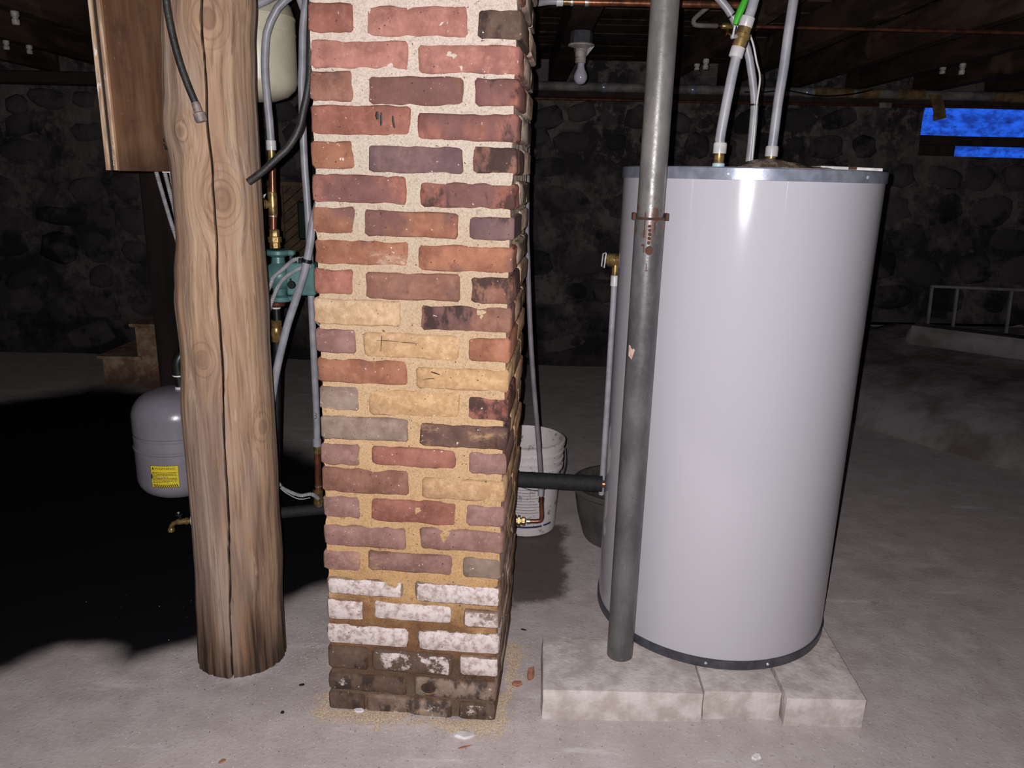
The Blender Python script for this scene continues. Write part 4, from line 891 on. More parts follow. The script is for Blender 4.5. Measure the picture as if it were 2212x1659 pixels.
p3 = pex('long straight grey pipe hugging the left side of the chimney', [(-0.625, 2.5, JB), (-0.640, 2.5, 1.893), (-0.648, 2.5, 1.854), (-0.655, 2.5, 1.801), (-0.661, 2.5, 1.706), (-0.665, 2.5, 1.659), (-0.667, 2.5, 1.55), (-0.667, 2.5, 1.42), (-0.664, 2.5, 1.322), (-0.662, 2.5, 1.216), (-0.664, 2.5, 1.083), (-0.664, 2.5, 0.944), (-0.664, 2.5, 0.76), (-0.664, 2.5, 0.594), (-0.666, 2.5, 0.50)], 0.0115)
MB().lathe([(0.0145, 0), (0.0145, 0.024), (0.012, 0.027)], (-0.666, 2.5, 0.489), seg=16).build('collar', PEX, p3)
MB().lathe([(0.0125, 0), (0.0125, 0.03)], (-0.666, 2.5, 0.462), seg=14).build('brass_insert', BRASS, p3)
MB().cyl((-0.668, 2.5, 0.322), (-0.666, 2.5, 0.465), 0.0115, 14).build('copper_stub', COPPER, p3)
MB().lathe([(0.0122, 0), (0.0128, 0.002), (0.0122, 0.005)], (-0.668, 2.5, 0.338), seg=14).build('solder_joint', SOLDER, p3)
MB().lathe([(0.0115, 0), (0.0165, 0.004), (0.0165, 0.022), (0.0155, 0.024), (0.0165, 0.028), (0.0165, 0.045), (0.0155, 0.048), (0.0165, 0.052), (0.0165, 0.076), (0.0175, 0.078), (0.0175, 0.084), (0.012, 0.086)], (-0.670, 2.5, 0.240), seg=16).build('tee', BRASS, p3)
MB().lathe([(0.0168, 0), (0.0172, 0.003), (0.0168, 0.006)], (-0.670, 2.5, 0.243), seg=16).build('tape_ring', WHITEC, p3)
# marker squiggle on the pipe
m = MB().tube(smooth_path([(-0.667, 2.4878, 0.612), (-0.6615, 2.4884, 0.609), (-0.661, 2.4884, 0.604), (-0.665, 2.4878, 0.602), (-0.661, 2.4884, 0.599), (-0.6615, 2.4884, 0.593), (-0.667, 2.4878, 0.592)], 0.002), 0.0009, 6); m.build('marker_figure', INK, p3)
p4 = pex('grey pipe crossing diagonally in front of the pump, bound by a black tie', [(-0.52, 2.40, JB), (-0.545, 2.36, 1.60), (-0.568, 2.34, 1.42), (-0.585, 2.34, 1.323), (-0.608, 2.34, 1.254), (-0.618, 2.34, 1.191), (-0.640, 2.34, 1.103), (-0.673, 2.34, 1.011), (-0.702, 2.34, 0.932), (-0.740, 2.34, 0.798), (-0.760, 2.34, 0.704), (-0.795, 2.345, 0.547), (-0.82, 2.36, 0.42)])
tie((-0.6305, 2.34, 1.140), (0.28, 0, 1), 0.0128, p4, wd=0.011)
MB().bbox((-0.652, 2.322, 1.134), (-0.641, 2.336, 1.148), 0.001).build('tie_head', BLKPLA, p4)
# copper riser with pump
RX, RY = -0.757, 2.45
ri = thing('copper_riser', 'copper and brass pipe rising above the teal pump beside the log post', 'pipe', (RX, RY, 1.165))
MB().tube(smooth_path([(-0.60, RY, JB), (-0.655, RY, 1.915), (-0.688, RY, 1.882), (-0.713, RY, 1.859), (-0.734, RY, 1.825), (-0.748, RY, 1.791), (-0.755, RY, 1.745), (-0.759, RY, 1.698), (-0.759, RY, 1.651), (-0.757, RY, 1.604), (-0.754, RY, 1.545), (-0.753, RY, 1.490)], 0.02), 0.0118, 14).build('plastic_hose', PEX, ri)
MB().lathe([(0.0150, 0), (0.0152, 0.012), (0.0145, 0.013), (0.0152, 0.014), (0.0148, 0.028), (0.012, 0.030)], (-0.753, RY, 1.461), seg=16).build('collar', WPLAS, ri)
MB().lathe([(0.0115, 0), (0.0115, 0.038)], (-0.753, RY, 1.425), seg=16).build('insert', BRASS, ri)
MB().lathe([(0.0125, 0), (0.013, 0.002), (0.0125, 0.004)], (-0.753, RY, 1.426), seg=14).build('solder_joint', SOLDER, ri)
MB().cyl((-0.756, RY, 1.335), (-0.753, RY, 1.43), 0.0112, 14).build('copper_pipe', COPPER, ri)
te = MB().lathe([(0.0135, 0), (0.0145, 0.004), (0.0145, 0.066), (0.0135, 0.070)], (-0.758, RY, 1.267), seg=16)
te.lathe([(0.012, 0.0), (0.012, 0.018), (0.0145, 0.019), (0.0145, 0.024)], (-0.760, RY, 1.300), (-0.8, -0.6, 0), 14); te.build('tee', BRASS, ri)
sp = MB()
for k in range(4): sp.lathe([(0.009, 0), (0.0125, 0.002), (0.0125, 0.005), (0.009, 0.007)], Vector((-0.760, RY, 1.300)) + Vector((-0.8, -0.6, 0)) * (0.024 + 0.0075 * k), (-0.8, -0.6, 0), 12)
sp.build('threaded_spout', BRASS, ri)
MB().add([(-0.800, 2.432, 1.330), (-0.795, 2.430, 1.318), (-0.779, 2.430, 1.318), (-0.772, 2.432, 1.332), (-0.781, 2.432, 1.327), (-0.7865, 2.432, 1.333), (-0.792, 2.432, 1.326)] + [(-0.800, 2.437, 1.330), (-0.795, 2.436, 1.318), (-0.779, 2.436, 1.318), (-0.772, 2.437, 1.332), (-0.781, 2.437, 1.327), (-0.7865, 2.437, 1.333), (-0.792, 2.437, 1.326)],
         [(0,1,2,3,4,5,6), (13,12,11,10,9,8,7)] + [(i, 7 + i, 7 + (i + 1) % 7, (i + 1) % 7) for i in range(7)]).build('tap_wing', WHITEC, ri)
MB().cyl((-0.760, RY, 1.222), (-0.758, RY, 1.27), 0.0115, 14).build('copper_pipe', COPPER, ri)
MB().lathe([(0.0125, 0), (0.013, 0.002), (0.0125, 0.004)], (-0.759, RY, 1.262), seg=14).build('solder_joint', SOLDER, ri)
MB().lathe([(0.017, 0), (0.017, 0.016), (0.0215, 0.018), (0.0215, 0.034), (0.016, 0.036), (0.016, 0.054), (0.0135, 0.058)], (-0.758, RY, 1.166), seg=8).build('union', BRASS, ri)
pu = thing('circulator_pump', 'teal cast-iron circulator pump with flanges between post and chimney', 'pump', (-0.745, 2.46, 0.99))
QX, QY = -0.752, 2.455
vb = MB().lathe([(0.036, 0), (0.038, 0.004), (0.034, 0.014), (0.020, 0.020), (0.022, 0.04), (0.040, 0.055), (0.047, 0.075), (0.047, 0.09), (0.040, 0.108), (0.022, 0.122), (0.020, 0.140), (0.036, 0.146), (0.040, 0.150), (0.040, 0.160), (0.036, 0.163)], (QX, QY, 0.997), seg=28)
vb.build('volute', TEAL, pu)
for (s, zz) in ((-1, 1.143), (1, 1.143), (-1, 0.998), (1, 0.998)):
    MB().bbox((QX + s * 0.040 - 0.014, QY - 0.014, zz), (QX + s * 0.040 + 0.014, QY + 0.014, zz + 0.016), 0.004).build('flange_ear', TEAL, pu)
    MB().lathe([(0.006, 0), (0.006, 0.03)], (QX + s * 0.042, QY - 0.004, zz - 0.012), seg=6).build('bolt', COPDK if s < 0 else GREYRING, pu)
mo = MB().lathe([(0.040, 0), (0.046, 0.004), (0.046, 0.016), (0.040, 0.020), (0.040, 0.085), (0.036, 0.095), (0.02, 0.100)], (QX + 0.01, QY + 0.02, 1.070), (0.25, 1, 0), 32).build('motor', TEAL, pu)
tb2 = MB().bbox((-0.718, 2.412, 1.022), (-0.628, 2.46, 1.124), 0.004).build('terminal_box', TEAL, pu)
MB().lathe([(0.013, 0), (0.013, 0.006), (0.011, 0.009)], (-0.700, 2.412, 1.056), (0, -1, 0), 18).build('knob', BLKPLA, tb2)
MB().bbox((-0.7025, 2.398, 1.058), (-0.6975, 2.405, 1.077), 0.001).build('knob_pointer', BLKPLA, tb2)
MB().lathe([(0.0095, 0), (0.0095, 0.012), (0.012, 0.013), (0.012, 0.02)], (-0.672, 2.39, 1.1375), (1, 0.1, -0.1), 10).build('cable_clamp', CHROME, tb2)
lowp = thing('check_valve', 'brass check valve hanging directly below the teal pump', 'valve', (-0.767, RY, 0.86))
MB().lathe([(0.024, 0), (0.026, 0.003), (0.026, 0.012), (0.022, 0.014)], (-0.762, RY, 0.981), seg=24).build('rust_flange', COPDK, lowp)
MB().lathe([(0.0125, 0.0), (0.0125, 0.05)], (-0.765, RY, 0.935), seg=16).build('iron_nipple', BLKPLA, lowp)
MB().lathe([(0.0128, 0), (0.0138, 0.002), (0.013, 0.005)], (-0.765, RY, 0.972), seg=16).build('tape_ring', WHITEC, lowp)
MB().lathe([(0.0155, 0), (0.0185, 0.004), (0.0185, 0.014), (0.017, 0.016), (0.0205, 0.024), (0.0205, 0.046), (0.017, 0.052), (0.0185, 0.056), (0.0185, 0.068), (0.0155, 0.072)], (-0.769, RY, 0.863), seg=10).build('body', BRASS, lowp)
MB().tube(smooth_path([(-0.769, RY, 0.866), (-0.772, RY, 0.80), (-0.79, RY, 0.5), (-0.80, RY, 0.30), (-0.80, RY, 0.262)], 0.05), 0.0135, 14).build('tail_pipe', BLKPLA, lowp)
yv = thing('lever_valve', 'yellow-handled lever valve peeking out at the chimney edge', 'valve', (-0.65, 2.56, 0.89))
MB().tube([(-0.6745, 2.54, 1.018), (-0.6725, 2.54, 0.99), (-0.6675, 2.54, 0.926)], [0.004, 0.0058, 0.0056], 10).build('grip', YELLOW, yv)
MB().tube([(-0.668, 2.54, 0.93), (-0.664, 2.545, 0.915), (-0.650, 2.555, 0.895), (-0.640, 2.56, 0.885)], 0.003, 8).build('lever_arm', CHROME, yv)
MB().lathe([(0.014, -0.03), (0.014, 0.03)], (-0.615, 2.565, 0.87), seg=12).lathe([(0.012, 0), (0.012, 0.03)], (-0.615, 2.565, 0.875), (-1, 0, 0.3), 10).build('body', BRASS, yv)
MB().cyl((-0.615, 2.565, 0.84), (-0.615, 2.565, 0.275), 0.011, 12).build('pipe', COPDK, yv); MB().cyl((-0.615, 2.565, 0.90), (-0.59, 2.565, JB), 0.011, 12).build('pipe', COPDK, yv)
fc2 = tag(conduit_tube([(-0.80, 2.40, 0.42), (-0.776, 2.40, 0.390), (-0.758, 2.40, 0.369), (-0.71, 2.41, 0.343), (-0.675, 2.43, 0.339), (-0.668, 2.487, 0.300)], 0.0068).build('flexible_conduit', CHROME, smooth=0), 'short ribbed metal conduit sagging low between post and chimney', 'cable')
tie((-0.7665, 2.40, 0.379), (0.68, 0, -0.73), 0.007, fc2, wd=0.004)
for o in [c for c in bpy.data.objects if c.parent == fc2]: pass
MB().tube(smooth_path([(-0.776, 2.40, 0.379), (-0.752, 2.397, 0.357), (-0.71, 2.405, 0.331), (-0.678, 2.425, 0.328)], 0.01), 0.0018, 8).build('earth_wire', CHROME, fc2)
# low black header with brass tap, grey tank above it
hd = thing('header_pipe', 'black iron header pipe running low behind the log post', 'pipe', (-0.85, 2.45, 0.25))
MB().tube([(-1.062, 2.38, 0.255), (-0.95, 2.41, 0.254), (-0.6, 2.52, 0.252), (-0.2, 2.62, 0.25)], 0.02, 18).build('pipe', FOAM, hd)
for x, y_ in ((-0.99, 2.41), (-0.25, 2.60)): MB().tube([(x, y_, 0.245), (x, y_, 0.0)], 0.014, 12).build('leg', BLKPLA, hd)
fa_ = thing('brass_tap', 'small brass drain tap poking out left of the log post', 'tap', (-1.12, 2.35, 0.22))
MB().lathe([(0.017, 0), (0.0175, 0.004), (0.015, 0.010)], (-1.062, 2.38, 0.255), (-1, -0.35, 0), 12).build('sealing_ring', WHITEC, fa_)
m = MB().lathe([(0.010, 0), (0.0105, 0.01), (0.0125, 0.011), (0.0125, 0.018), (0.010, 0.019), (0.0105, 0.04), (0.009, 0.045)], (-1.070, 2.377, 0.255), (-1, -0.2, -0.05), 14)
m.tube(smooth_path([(-1.108, 2.369, 0.253), (-1.122, 2.366, 0.250), (-1.131, 2.364, 0.240), (-1.133, 2.3635, 0.232)], 0.004), 0.008, 12); m.build('spout', BRASS, fa_)
MB().lathe([(0.0085, 0), (0.0115, 0.002), (0.0120, 0.010), (0.010, 0.014)], (-1.133, 2.3635, 0.219), seg=14).build('hose_thread', BRASS, fa_)
MB().cyl((-1.100, 2.37, 0.258), (-1.104, 2.368, 0.280), 0.0045, 10).build('stem', BLKPLA, fa_)
MB().lathe([(0.010, 0), (0.013, 0.002), (0.013, 0.006), (0.004, 0.008)], (-1.105, 2.368, 0.278), seg=10).build('hand_wheel', BLKPLA, fa_)
MB().lathe([(0.0035, 0), (0.0035, 0.004)], (-1.106, 2.367, 0.286), seg=8).build('screw', CHROME, fa_)
gt = thing('grey_expansion_tank', 'grey expansion tank with a yellow warning sticker, left of the log post', 'tank', (-1.072, 2.35, 0.372))
GX, GY, GR = -1.082, 2.36, 0.130
gp = [(GR * max(0, math.sin(k / 14 * math.pi / 2)) ** 0.5, 0.062 - 0.062 * math.cos(k / 14 * math.pi / 2)) for k in range(15)]
gp += [(GR, 0.160), (GR + 0.0025, 0.163), (GR + 0.0025, 0.168), (GR, 0.170), (GR, 0.200), (GR - 0.004, 0.204), (GR - 0.0035, 0.210), (GR, 0.214)]
gp += [(GR * max(0, math.cos(k / 16 * math.pi / 2)) ** 0.62, 0.266 + 0.080 * math.sin(k / 16 * math.pi / 2) ** 1.15) for k in range(17)]
MB().lathe(gp, (GX, GY, 0.376), seg=64, cap=False).build('shell', GREYTANK, gt)
MB().lathe([(0.014, 0), (0.014, 0.012), (0.011, 0.014)], (GX + 0.022, GY, 0.716), seg=12).build('tape_collar', WHITEC, gt)
fp = MB().lathe([(0.012, 0.0), (0.012, 0.03), (0.018, 0.032), (0.018, 0.055)], (GX + 0.022, GY, 0.728), seg=14); fp.build('neck', BLKPLA, gt)
MB().lathe([(0.0182, 0), (0.0186, 0.002), (0.0182, 0.004)], (GX + 0.022, GY, 0.764), seg=14).build('tape_ring', WHITEC, gt)
MB().tube(smooth_path([(GX + 0.022, GY, 0.78), (GX + 0.024, GY, 0.815), (GX + 0.06, GY + 0.02, 0.845), (GX + 0.20, GY + 0.06, 0.85), (-0.808, RY, 0.852)], 0.01), 0.017, 14).build('feed_pipe', BLKPLA, gt)
# warning sticker, wrapped round the shell
ca = math.atan2(-GX, GY) ; ca = math.atan2(0 - GX, GY) # azimuth towards the viewer
s0 = ca - 0.0; sA, sB, sZ0, sZ1 = ca - 0.70, ca - 0.045, 0.436, 0.508
wrap(sA, sB, sZ0, sZ1, GR + 0.0004, GR + 0.0004, STICKY, 'warning_sticker', gt, (GX, GY), 16, 0.0012)
STK = [o for o in bpy.data.objects if o.name.startswith('warning_sticker')][0]
def on_tank(s_, z_, off): a = sA + s_ / GR; return Vector((GX + math.sin(a) * (GR + off), GY - math.cos(a) * (GR + off), z_))
SW = (sB - sA) * GR; SH = sZ1 - sZ0
def sticker_quads(nm, rects, mat=INK, off=0.0019):
    m = MB()
    for q in rects:
        n = 6; 
        (x0, z0), (x1, z1), (x2, z2), (x3, z3) = q
        for i in range(n):
            a, b = i / n, (i + 1) / n
            P = [(x0 + (x1 - x0) * a, z0 + (z1 - z0) * a), (x0 + (x1 - x0) * b, z0 + (z1 - z0) * b), (x3 + (x2 - x3) * b, z3 + (z2 - z3) * b), (x3 + (x2 - x3) * a, z3 + (z2 - z3) * a)]
            vs = [on_tank(p[0], sZ0 + p[1], off) for p in P] + [on_tank(p[0], sZ0 + p[1], off - 0.0008) for p in P]
            m.add(vs, [(0,1,2,3), (7,6,5,4), (0,4,5,1), (1,5,6,2), (2,6,7,3), (3,7,4,0)])
    return m.build(nm, mat, STK, smooth=0)
R_ = lambda x0, x1, z0, z1: ((x0, z0), (x1, z0), (x1, z1), (x0, z1))
bw = 0.0009
sticker_quads('border', [R_(0, SW, SH - bw, SH), R_(0, SW, 0, bw), R_(0, bw, 0, SH), R_(SW - bw, SW, 0, SH)])
hz = [((k * 0.0058 + 0.0035, 0.001), (k * 0.0058 + 0.0062, 0.001), (k * 0.0058 + 0.0022, 0.0105), (k * 0.0058 - 0.0005, 0.0105)) for k in range(1, 14)]
sticker_quads('hazard_stripes', hz)
tx = []
for k in range(8):
    z_ = 0.0160 + k * 0.0047; x = 0.005; e = SW - (0.006 if k not in (0, 4) else 0.030)
    while x < e: wl = rnd(0.004, 0.010); tx.append(R_(x, min(x + wl, e), z_, z_ + 0.0016)); x += wl + 0.0016
sticker_quads('small_print', tx)
sticker_quads('puncture_tab', [((0.0002, 0.026), (0.0045, 0.030), (0.0045, 0.042), (0.0002, 0.046))])
def text_on_tank(txt, size, x, z_):
    cu = bpy.data.curves.new('txt', 'FONT'); cu.body = txt; cu.size = size; cu.resolution_u = 2
    to = bpy.data.objects.new('txt', cu); COL.objects.link(to); bpy.context.view_layer.update()
    me = bpy.data.meshes.new_from_object(to.evaluated_get(bpy.context.evaluated_depsgraph_get()))
    wdt = max(v.co.x for v in me.vertices); kx = (SW * 0.76) / wdt
    m = MB(); m.add([on_tank(x + v.co.x * kx, sZ0 + z_ + v.co.y, 0.0021) for v in me.vertices], [tuple(p.vertices) for p in me.polygons])
    n = len(m.v); m.add([on_tank(x + v.co.x * kx, sZ0 + z_ + v.co.y, 0.0013) for v in me.vertices], [tuple(reversed(p.vertices)) for p in me.polygons])
    bpy.data.objects.remove(to); bpy.data.meshes.remove(me)
    return m.build('warning_word', INK, STK, smooth=0)
text_on_tank('WARNING:', 0.0105, 0.0135, SH - 0.0125)
sticker_quads('warning_triangle', [((0.0045, SH - 0.0125), (0.0125, SH - 0.0125), (0.0087, SH - 0.0045), (0.0083, SH - 0.0045))])

# ================================================================== OVERHEAD PIPES, LAMP, KNOBS
cp = thing('copper_pipe', 'bright copper pipe hung level under the joists, right of the chimney', 'pipe', (0.4, 2.75, 1.957))
MB().tube([(0.165, 2.75, 1.957), (0.735, 2.75, 1.959)], 0.0112, 16).build('tube', COPPER, cp)
MB().lathe([(0.0128, 0), (0.0128, 0.055)], (0.205, 2.75, 1.957), (1, 0, 0), 16).build('coupling', COPPER, cp)
MB().lathe([(0.0132, 0), (0.0136, 0.004), (0.0132, 0.012)], (0.207, 2.75, 1.957), (1, 0, 0), 16).build('solder_joint', SOLDER, cp)
MB().lathe([(0.0132, 0), (0.0136, 0.004), (0.0132, 0.008)], (0.160, 2.75, 1.957), (1, 0, 0), 16).build('solder_joint', SOLDER, cp)
MB().lathe([(0.0115, 0), (0.0115, 0.028)], (0.134, 2.75, 1.957), (1, 0, 0), 16).build('brass_insert', BRASS, cp)
MB().lathe([(0.0115, 0), (0.0148, 0.002), (0.0148, 0.022), (0.012, 0.024)], (0.112, 2.75, 1.957), (1, 0, 0), 16).build('collar', WPLAS, cp)
MB().tube(smooth_path([(0.118, 2.75, 1.957), (0.085, 2.75, 1.956), (0.03, 2.72, 1.945), (-0.1, 2.62, 1.94), (-0.4, 2.55, 1.96), (-0.52, 2.53, JB)], 0.02), 0.0112, 14).build('plastic_end', PEX, cp)
MB().tube(smooth_path([(0.72, 2.75, 1.959), (0.74, 2.75, 1.961), (0.755, 2.75, 1.975), (0.755, 2.75, JB)], 0.008), 0.0118, 14).build('elbow', COPPER, cp)
c2 = thing('copper_branch', 'thin tarnished copper pipe with a small tap, high behind the heater pipes', 'pipe', (1.1, 3.3, 1.99))
MB().tube(smooth_path([(0.748, 3.3, JB + 0.04), (0.70, 3.3, 2.036), (0.679, 3.3, 2.014), (0.684, 3.3, 1.998), (0.71, 3.3, 1.995), (0.774, 3.3, 1.995)], 0.008), 0.0095, 12).build('elbow', IRONW, c2)
MB().tube([(0.72, 3.3, 1.995), (1.377, 3.3, 1.997), (2.3, 3.3, 1.998), (3.2, 3.3, 2.0)], 0.0075, 12).build('tube', COPDK, c2)
MB().lathe([(0.009, 0), (0.011, 0.004), (0.013, 0.02), (0.011, 0.04), (0.009, 0.045)], (0.79, 3.3, 1.995), (1, 0, 0), 12).build('stop_valve', BRASS, c2)
MB().tube([(0.812, 3.3, 1.995), (0.815, 3.28, 1.965), (0.85, 3.27, 1.945), (0.90, 3.27, 1.944)], 0.004, 8).build('valve_stem', BRASS, c2)
MB().lathe([(0.012, 0), (0.012, 0.006)], (0.803, 3.28, 1.965), (1, 0, 0), 10).build('valve_wheel', COPDK, c2)
bp = thing('heating_pipe', 'pale iron pipe along the back wall with ragged brown lagging', 'pipe', (1.6, 5.50, 2.03))
MB().tube([(0.0, 5.52, 1.998), (1.8, 5.52, 1.998), (X1, 5.52, 2.004)], 0.030, 18).build('tube', IRONW, bp)
for x in (0.55, 1.15, 1.92): MB().lathe([(0.031, 0), (0.034, 0.006), (0.034, 0.03), (0.031, 0.036)], (x, 5.52, 1.998), (1, 0, 0), 18).build('coupling', GALV, bp)
def lag(x0, x1, r):
    n = int((x1 - x0) / 0.02); m = MB(); P = [(x0 + (x1 - x0) * i / n, 5.52, 2.0) for i in range(n + 1)]
    m.tube(P, [r * (0.88 + 0.2 * fb(i * 0.31, x0, 2) * 2) for i in range(n + 1)], 14); m.build('lagging', LAGGING, bp)
lag(1.98, 2.24, 0.037); lag(2.30, 2.42, 0.036); lag(2.54, 2.72, 0.040); lag(3.18, 3.65, 0.038)
m = MB(); n = 9
vs = []
for i in range(n):
    t = i / (n - 1); x = 2.775 + 0.06 * t + 0.008 * fb(t * 6, 1, 1); hw = 0.042 + 0.012 * fb(t * 5, 4, 2)
    for (dx, dy) in ((-hw, 0), (hw, 0.006), (hw, 0.014), (-hw, 0.008)): vs.append((x + dx, 5.475 + dy - 0.015 * math.sin(3 * t), 2.0 - 0.155 * t + 0.012 * (1 if dx > 0 else -1) * (t > 0.95)))
fs = [(0, 1, 2, 3), ((n-1)*4+3, (n-1)*4+2, (n-1)*4+1, (n-1)*4)] + [(i*4+k, i*4+4+k, i*4+4+(k+1) % 4, i*4+(k+1) % 4) for i in range(n-1) for k in range(4)]
m.add(vs, fs).build('torn_wrap', LAGGING, bp)
wp = tag(MB().tube([(-0.6, 5.50, 1.912), (0.12, 5.50, 1.916), (1.80, 5.50, 1.922), (X1, 5.50, 1.938)], 0.0095, 10).build('water_pipe', COPDK), 'thin dark water pipe just below the lagged pipe on the back wall', 'pipe')
MB().bbox((2.42, 5.482, 1.908), (2.50, 5.51, 1.944), 0.003).build('pipe_clip', IRONW, wp)
tag(MB().tube(smooth_path([(1.50, 5.47, 1.985), (1.62, 5.45, 1.985), (1.76, 5.42, 1.995), (1.944, 5.40, 1.968), (2.066, 5.40, 1.968), (2.22, 5.42, 1.988), (2.35, 5.47, 2.02)], 0.03), 0.005, 8).build('sagging_wire', BLKPLA), 'loose black wire sagging below the lagged pipe', 'wire')
# lamp on the wide joist
LX, LY = 0.270, 3.70
lm = thing('ceiling_lamp', 'bare frosted bulb in a porcelain holder on a metal box under the joist', 'lamp', (LX, LY, JB))
MB().lathe([(0.050, 0), (0.050, 0.048), (0.047, 0.052), (0.0, 0.052)], (LX, LY, JB - 0.004 - 0.052 + 0.0), seg=8, cap=True).build('junction_box', BOXMET, lm)
MB().lathe([(0.0, 0.0), (0.030, 0.0), (0.040, 0.006), (0.058, 0.010), (0.060, 0.016), (0.056, 0.020)], (LX, LY, JB - 0.076), seg=40).build('holder_plate', PORC, lm)
MB().lathe([(0.022, 0), (0.024, 0.002), (0.024, 0.008), (0.022, 0.010), (0.024, 0.012), (0.024, 0.019), (0.022, 0.022), (0.026, 0.026), (0.028, 0.060)], (LX, LY, JB - 0.135), seg=28).build('socket', PORC, lm)
m = MB().add([(LX + 0.024, LY - 0.006, JB - 0.066), (LX + 0.060, LY - 0.006, JB - 0.063), (LX + 0.026, LY - 0.006, JB - 0.106), (LX + 0.024, LY + 0.006, JB - 0.066), (LX + 0.060, LY + 0.006, JB - 0.063), (LX + 0.026, LY + 0.006, JB - 0.106)], [(0, 2, 1), (3, 4, 5), (0, 1, 4, 3), (1, 2, 5, 4), (2, 0, 3, 5)])
m.build('fin', PORC, lm)
MB().lathe([(0.005, 0), (0.005, 0.012), (0.003, 0.014)], (LX - 0.030, LY - 0.028, JB - 0.094), seg=10).build('outlet_pin', BLKPLA, lm)
MB().lathe([(0.0, 0.0), (0.012, 0.002), (0.022, 0.009), (0.0290, 0.021), (0.0305, 0.032), (0.029, 0.043), (0.0235, 0.056), (0.0175, 0.068), (0.0155, 0.080), (0.0155, 0.092), (0.014, 0.094)], (LX + 0.003, LY, JB - 0.226), seg=36).build('bulb', BULBG, lm)
MB().cyl((LX + 0.045, LY, JB - 0.03), (LX + 0.30, LY + 0.1, JB - 0.002), 0.003, 8).build('feed_wire', BLKPLA, lm)
# porcelain wiring knobs
def knob(c, label, tall=1.0):
    t = MB().lathe([(0.012, 0), (0.0155, 0.003), (0.0155, 0.018 * tall), (0.012, 0.021 * tall), (0.012, 0.026 * tall), (0.0165, 0.029 * tall), (0.0165, 0.045 * tall), (0.010, 0.049 * tall)], (c[0], c[1], c[2]), seg=14)
    return tag(t.build('porcelain_knob', PORC, base=True), label, 'insulator', 'porcelain wiring knobs')
for (x, y_, lb, tl) in ((-2.17, 3.58, 'white porcelain knob on a joist at the top left corner', 1.2), (-2.735, 4.40, 'white porcelain knob nearest the left picture edge, under the joists', 1.0), (-2.70, 4.545, 'narrow white porcelain knob right of its pair, left side', 1.0),
                    (0.995, 4.43, 'taller white porcelain knob between steel column and heater pipes', 1.15), (0.987, 4.61, 'shorter white porcelain knob between steel column and heater pipes', 0.75),
                    (2.33, 4.36, 'taller white porcelain knob above the blue window', 1.2), (2.305, 4.51, 'shorter white porcelain knob above the blue window', 0.75)):
    knob((x, y_, JB - 0.047 * tl), lb, tl)

# ================================================================== FAR LEFT: STAIRS, TIMBER, SLANTED BOARDS
st = thing('wooden_stairs', 'worn wooden cellar stairs in the dark, left background', 'stairs', (-2.3, 5.1, 0))
for k in range(4):
    x = -2.665 + 0.232 * k; zt = 0.195 + 0.215 * k
    MB().bbox((x - 0.028, 4.83, zt), (x + 0.262, 5.49, zt + 0.022), 0.003, jit=0.002).build('tread', STAIR, st)
    MB().bbox((x, 4.87, 0.01 if k == 0 else zt - 0.215), (x + 0.02, 5.48, zt), 0.002).build('riser', STAIR, st)
    # ragged side panel under each tread
    m = MB(); n = 12; vs = []
    for i in range(n + 1):
        xx = x + 0.232 * i / n; bz = 0.0 if k else max(0, 0.018 + 0.03 * fb(xx * 25, 2, 1)) * (1 if i < n else 0.3)
        for yy in (4.852, 4.872): vs += [(xx, yy, bz), (xx, yy, zt)]
    fs = []
    for i in range(n):
        a = i * 4; b = a + 4; fs += [(a, b, b + 1, a + 1), (a + 2, a + 3, b + 3, b + 2), (a, a + 2, b + 2, b), (a + 1, b + 1, b + 3, a + 3)]
    fs += [(0, 1, 3, 2), (n*4, n*4+2, n*4+3, n*4+1)]
    m.add(vs, fs).build('side_panel', STAIR, st, smooth=0)
tag(MB().bbox((-2.205, 4.62, -0.004), (-2.03, 4.78, JB - 0.002), 0.012, jit=0.004).build('timber_post', TIMBER, smooth=0, base=True), 'dark square timber post in front of the cellar stairs', 'post')
db = thing('slanted_board_panel', 'brown panel of slanted boards by the back wall, between post and chimney', 'panel', (-1.6, 5.58, 0.0))
bx0, bx1, bz0, bz1 = -2.02, -1.18, 0.72, 1.30; by = 5.56
MB().bbox((bx0 - 0.04, by - 0.03, bz1), (bx1 + 0.04, by + 0.05, bz1 + 0.03), 0.004).build('top_rail', PLANKB, db)
MB().bbox((bx0 - 0.04, by, -0.004), (bx0 + 0.03, by + 0.04, bz1), 0.004).build('stile', PLANKB, db); MB().bbox((bx1 - 0.03, by, -0.004), (bx1 + 0.04, by + 0.04, bz1), 0.004).build('stile', PLANKB, db)
MB().bbox((-1.695, by - 0.028, bz0 + 0.2), (-1.640, by - 0.002, bz1), 0.004).build('batten', PLANKB, db)
MB().box((bx0, by + 0.028, bz0), (bx1, by + 0.04, bz1)).build('backing', TIMBER, db, smooth=0)
def clip_poly(P, f):
    out = []
    for i in range(len(P)):
        a, b = P[i - 1], P[i]; fa2, fb2 = f(a), f(b)
        if (fa2 >= 0) != (fb2 >= 0): t = fa2 / (fa2 - fb2); out.append((a[0] + (b[0]-a[0])*t, a[1] + (b[1]-a[1])*t))
        if fb2 >= 0: out.append(b)
    return out
w_ = 0.052; dv = Vector((0.76, 0.65)); nv = Vector((-0.65, 0.76)); cc = Vector(((bx0 + bx1) / 2, (bz0 + bz1) / 2))
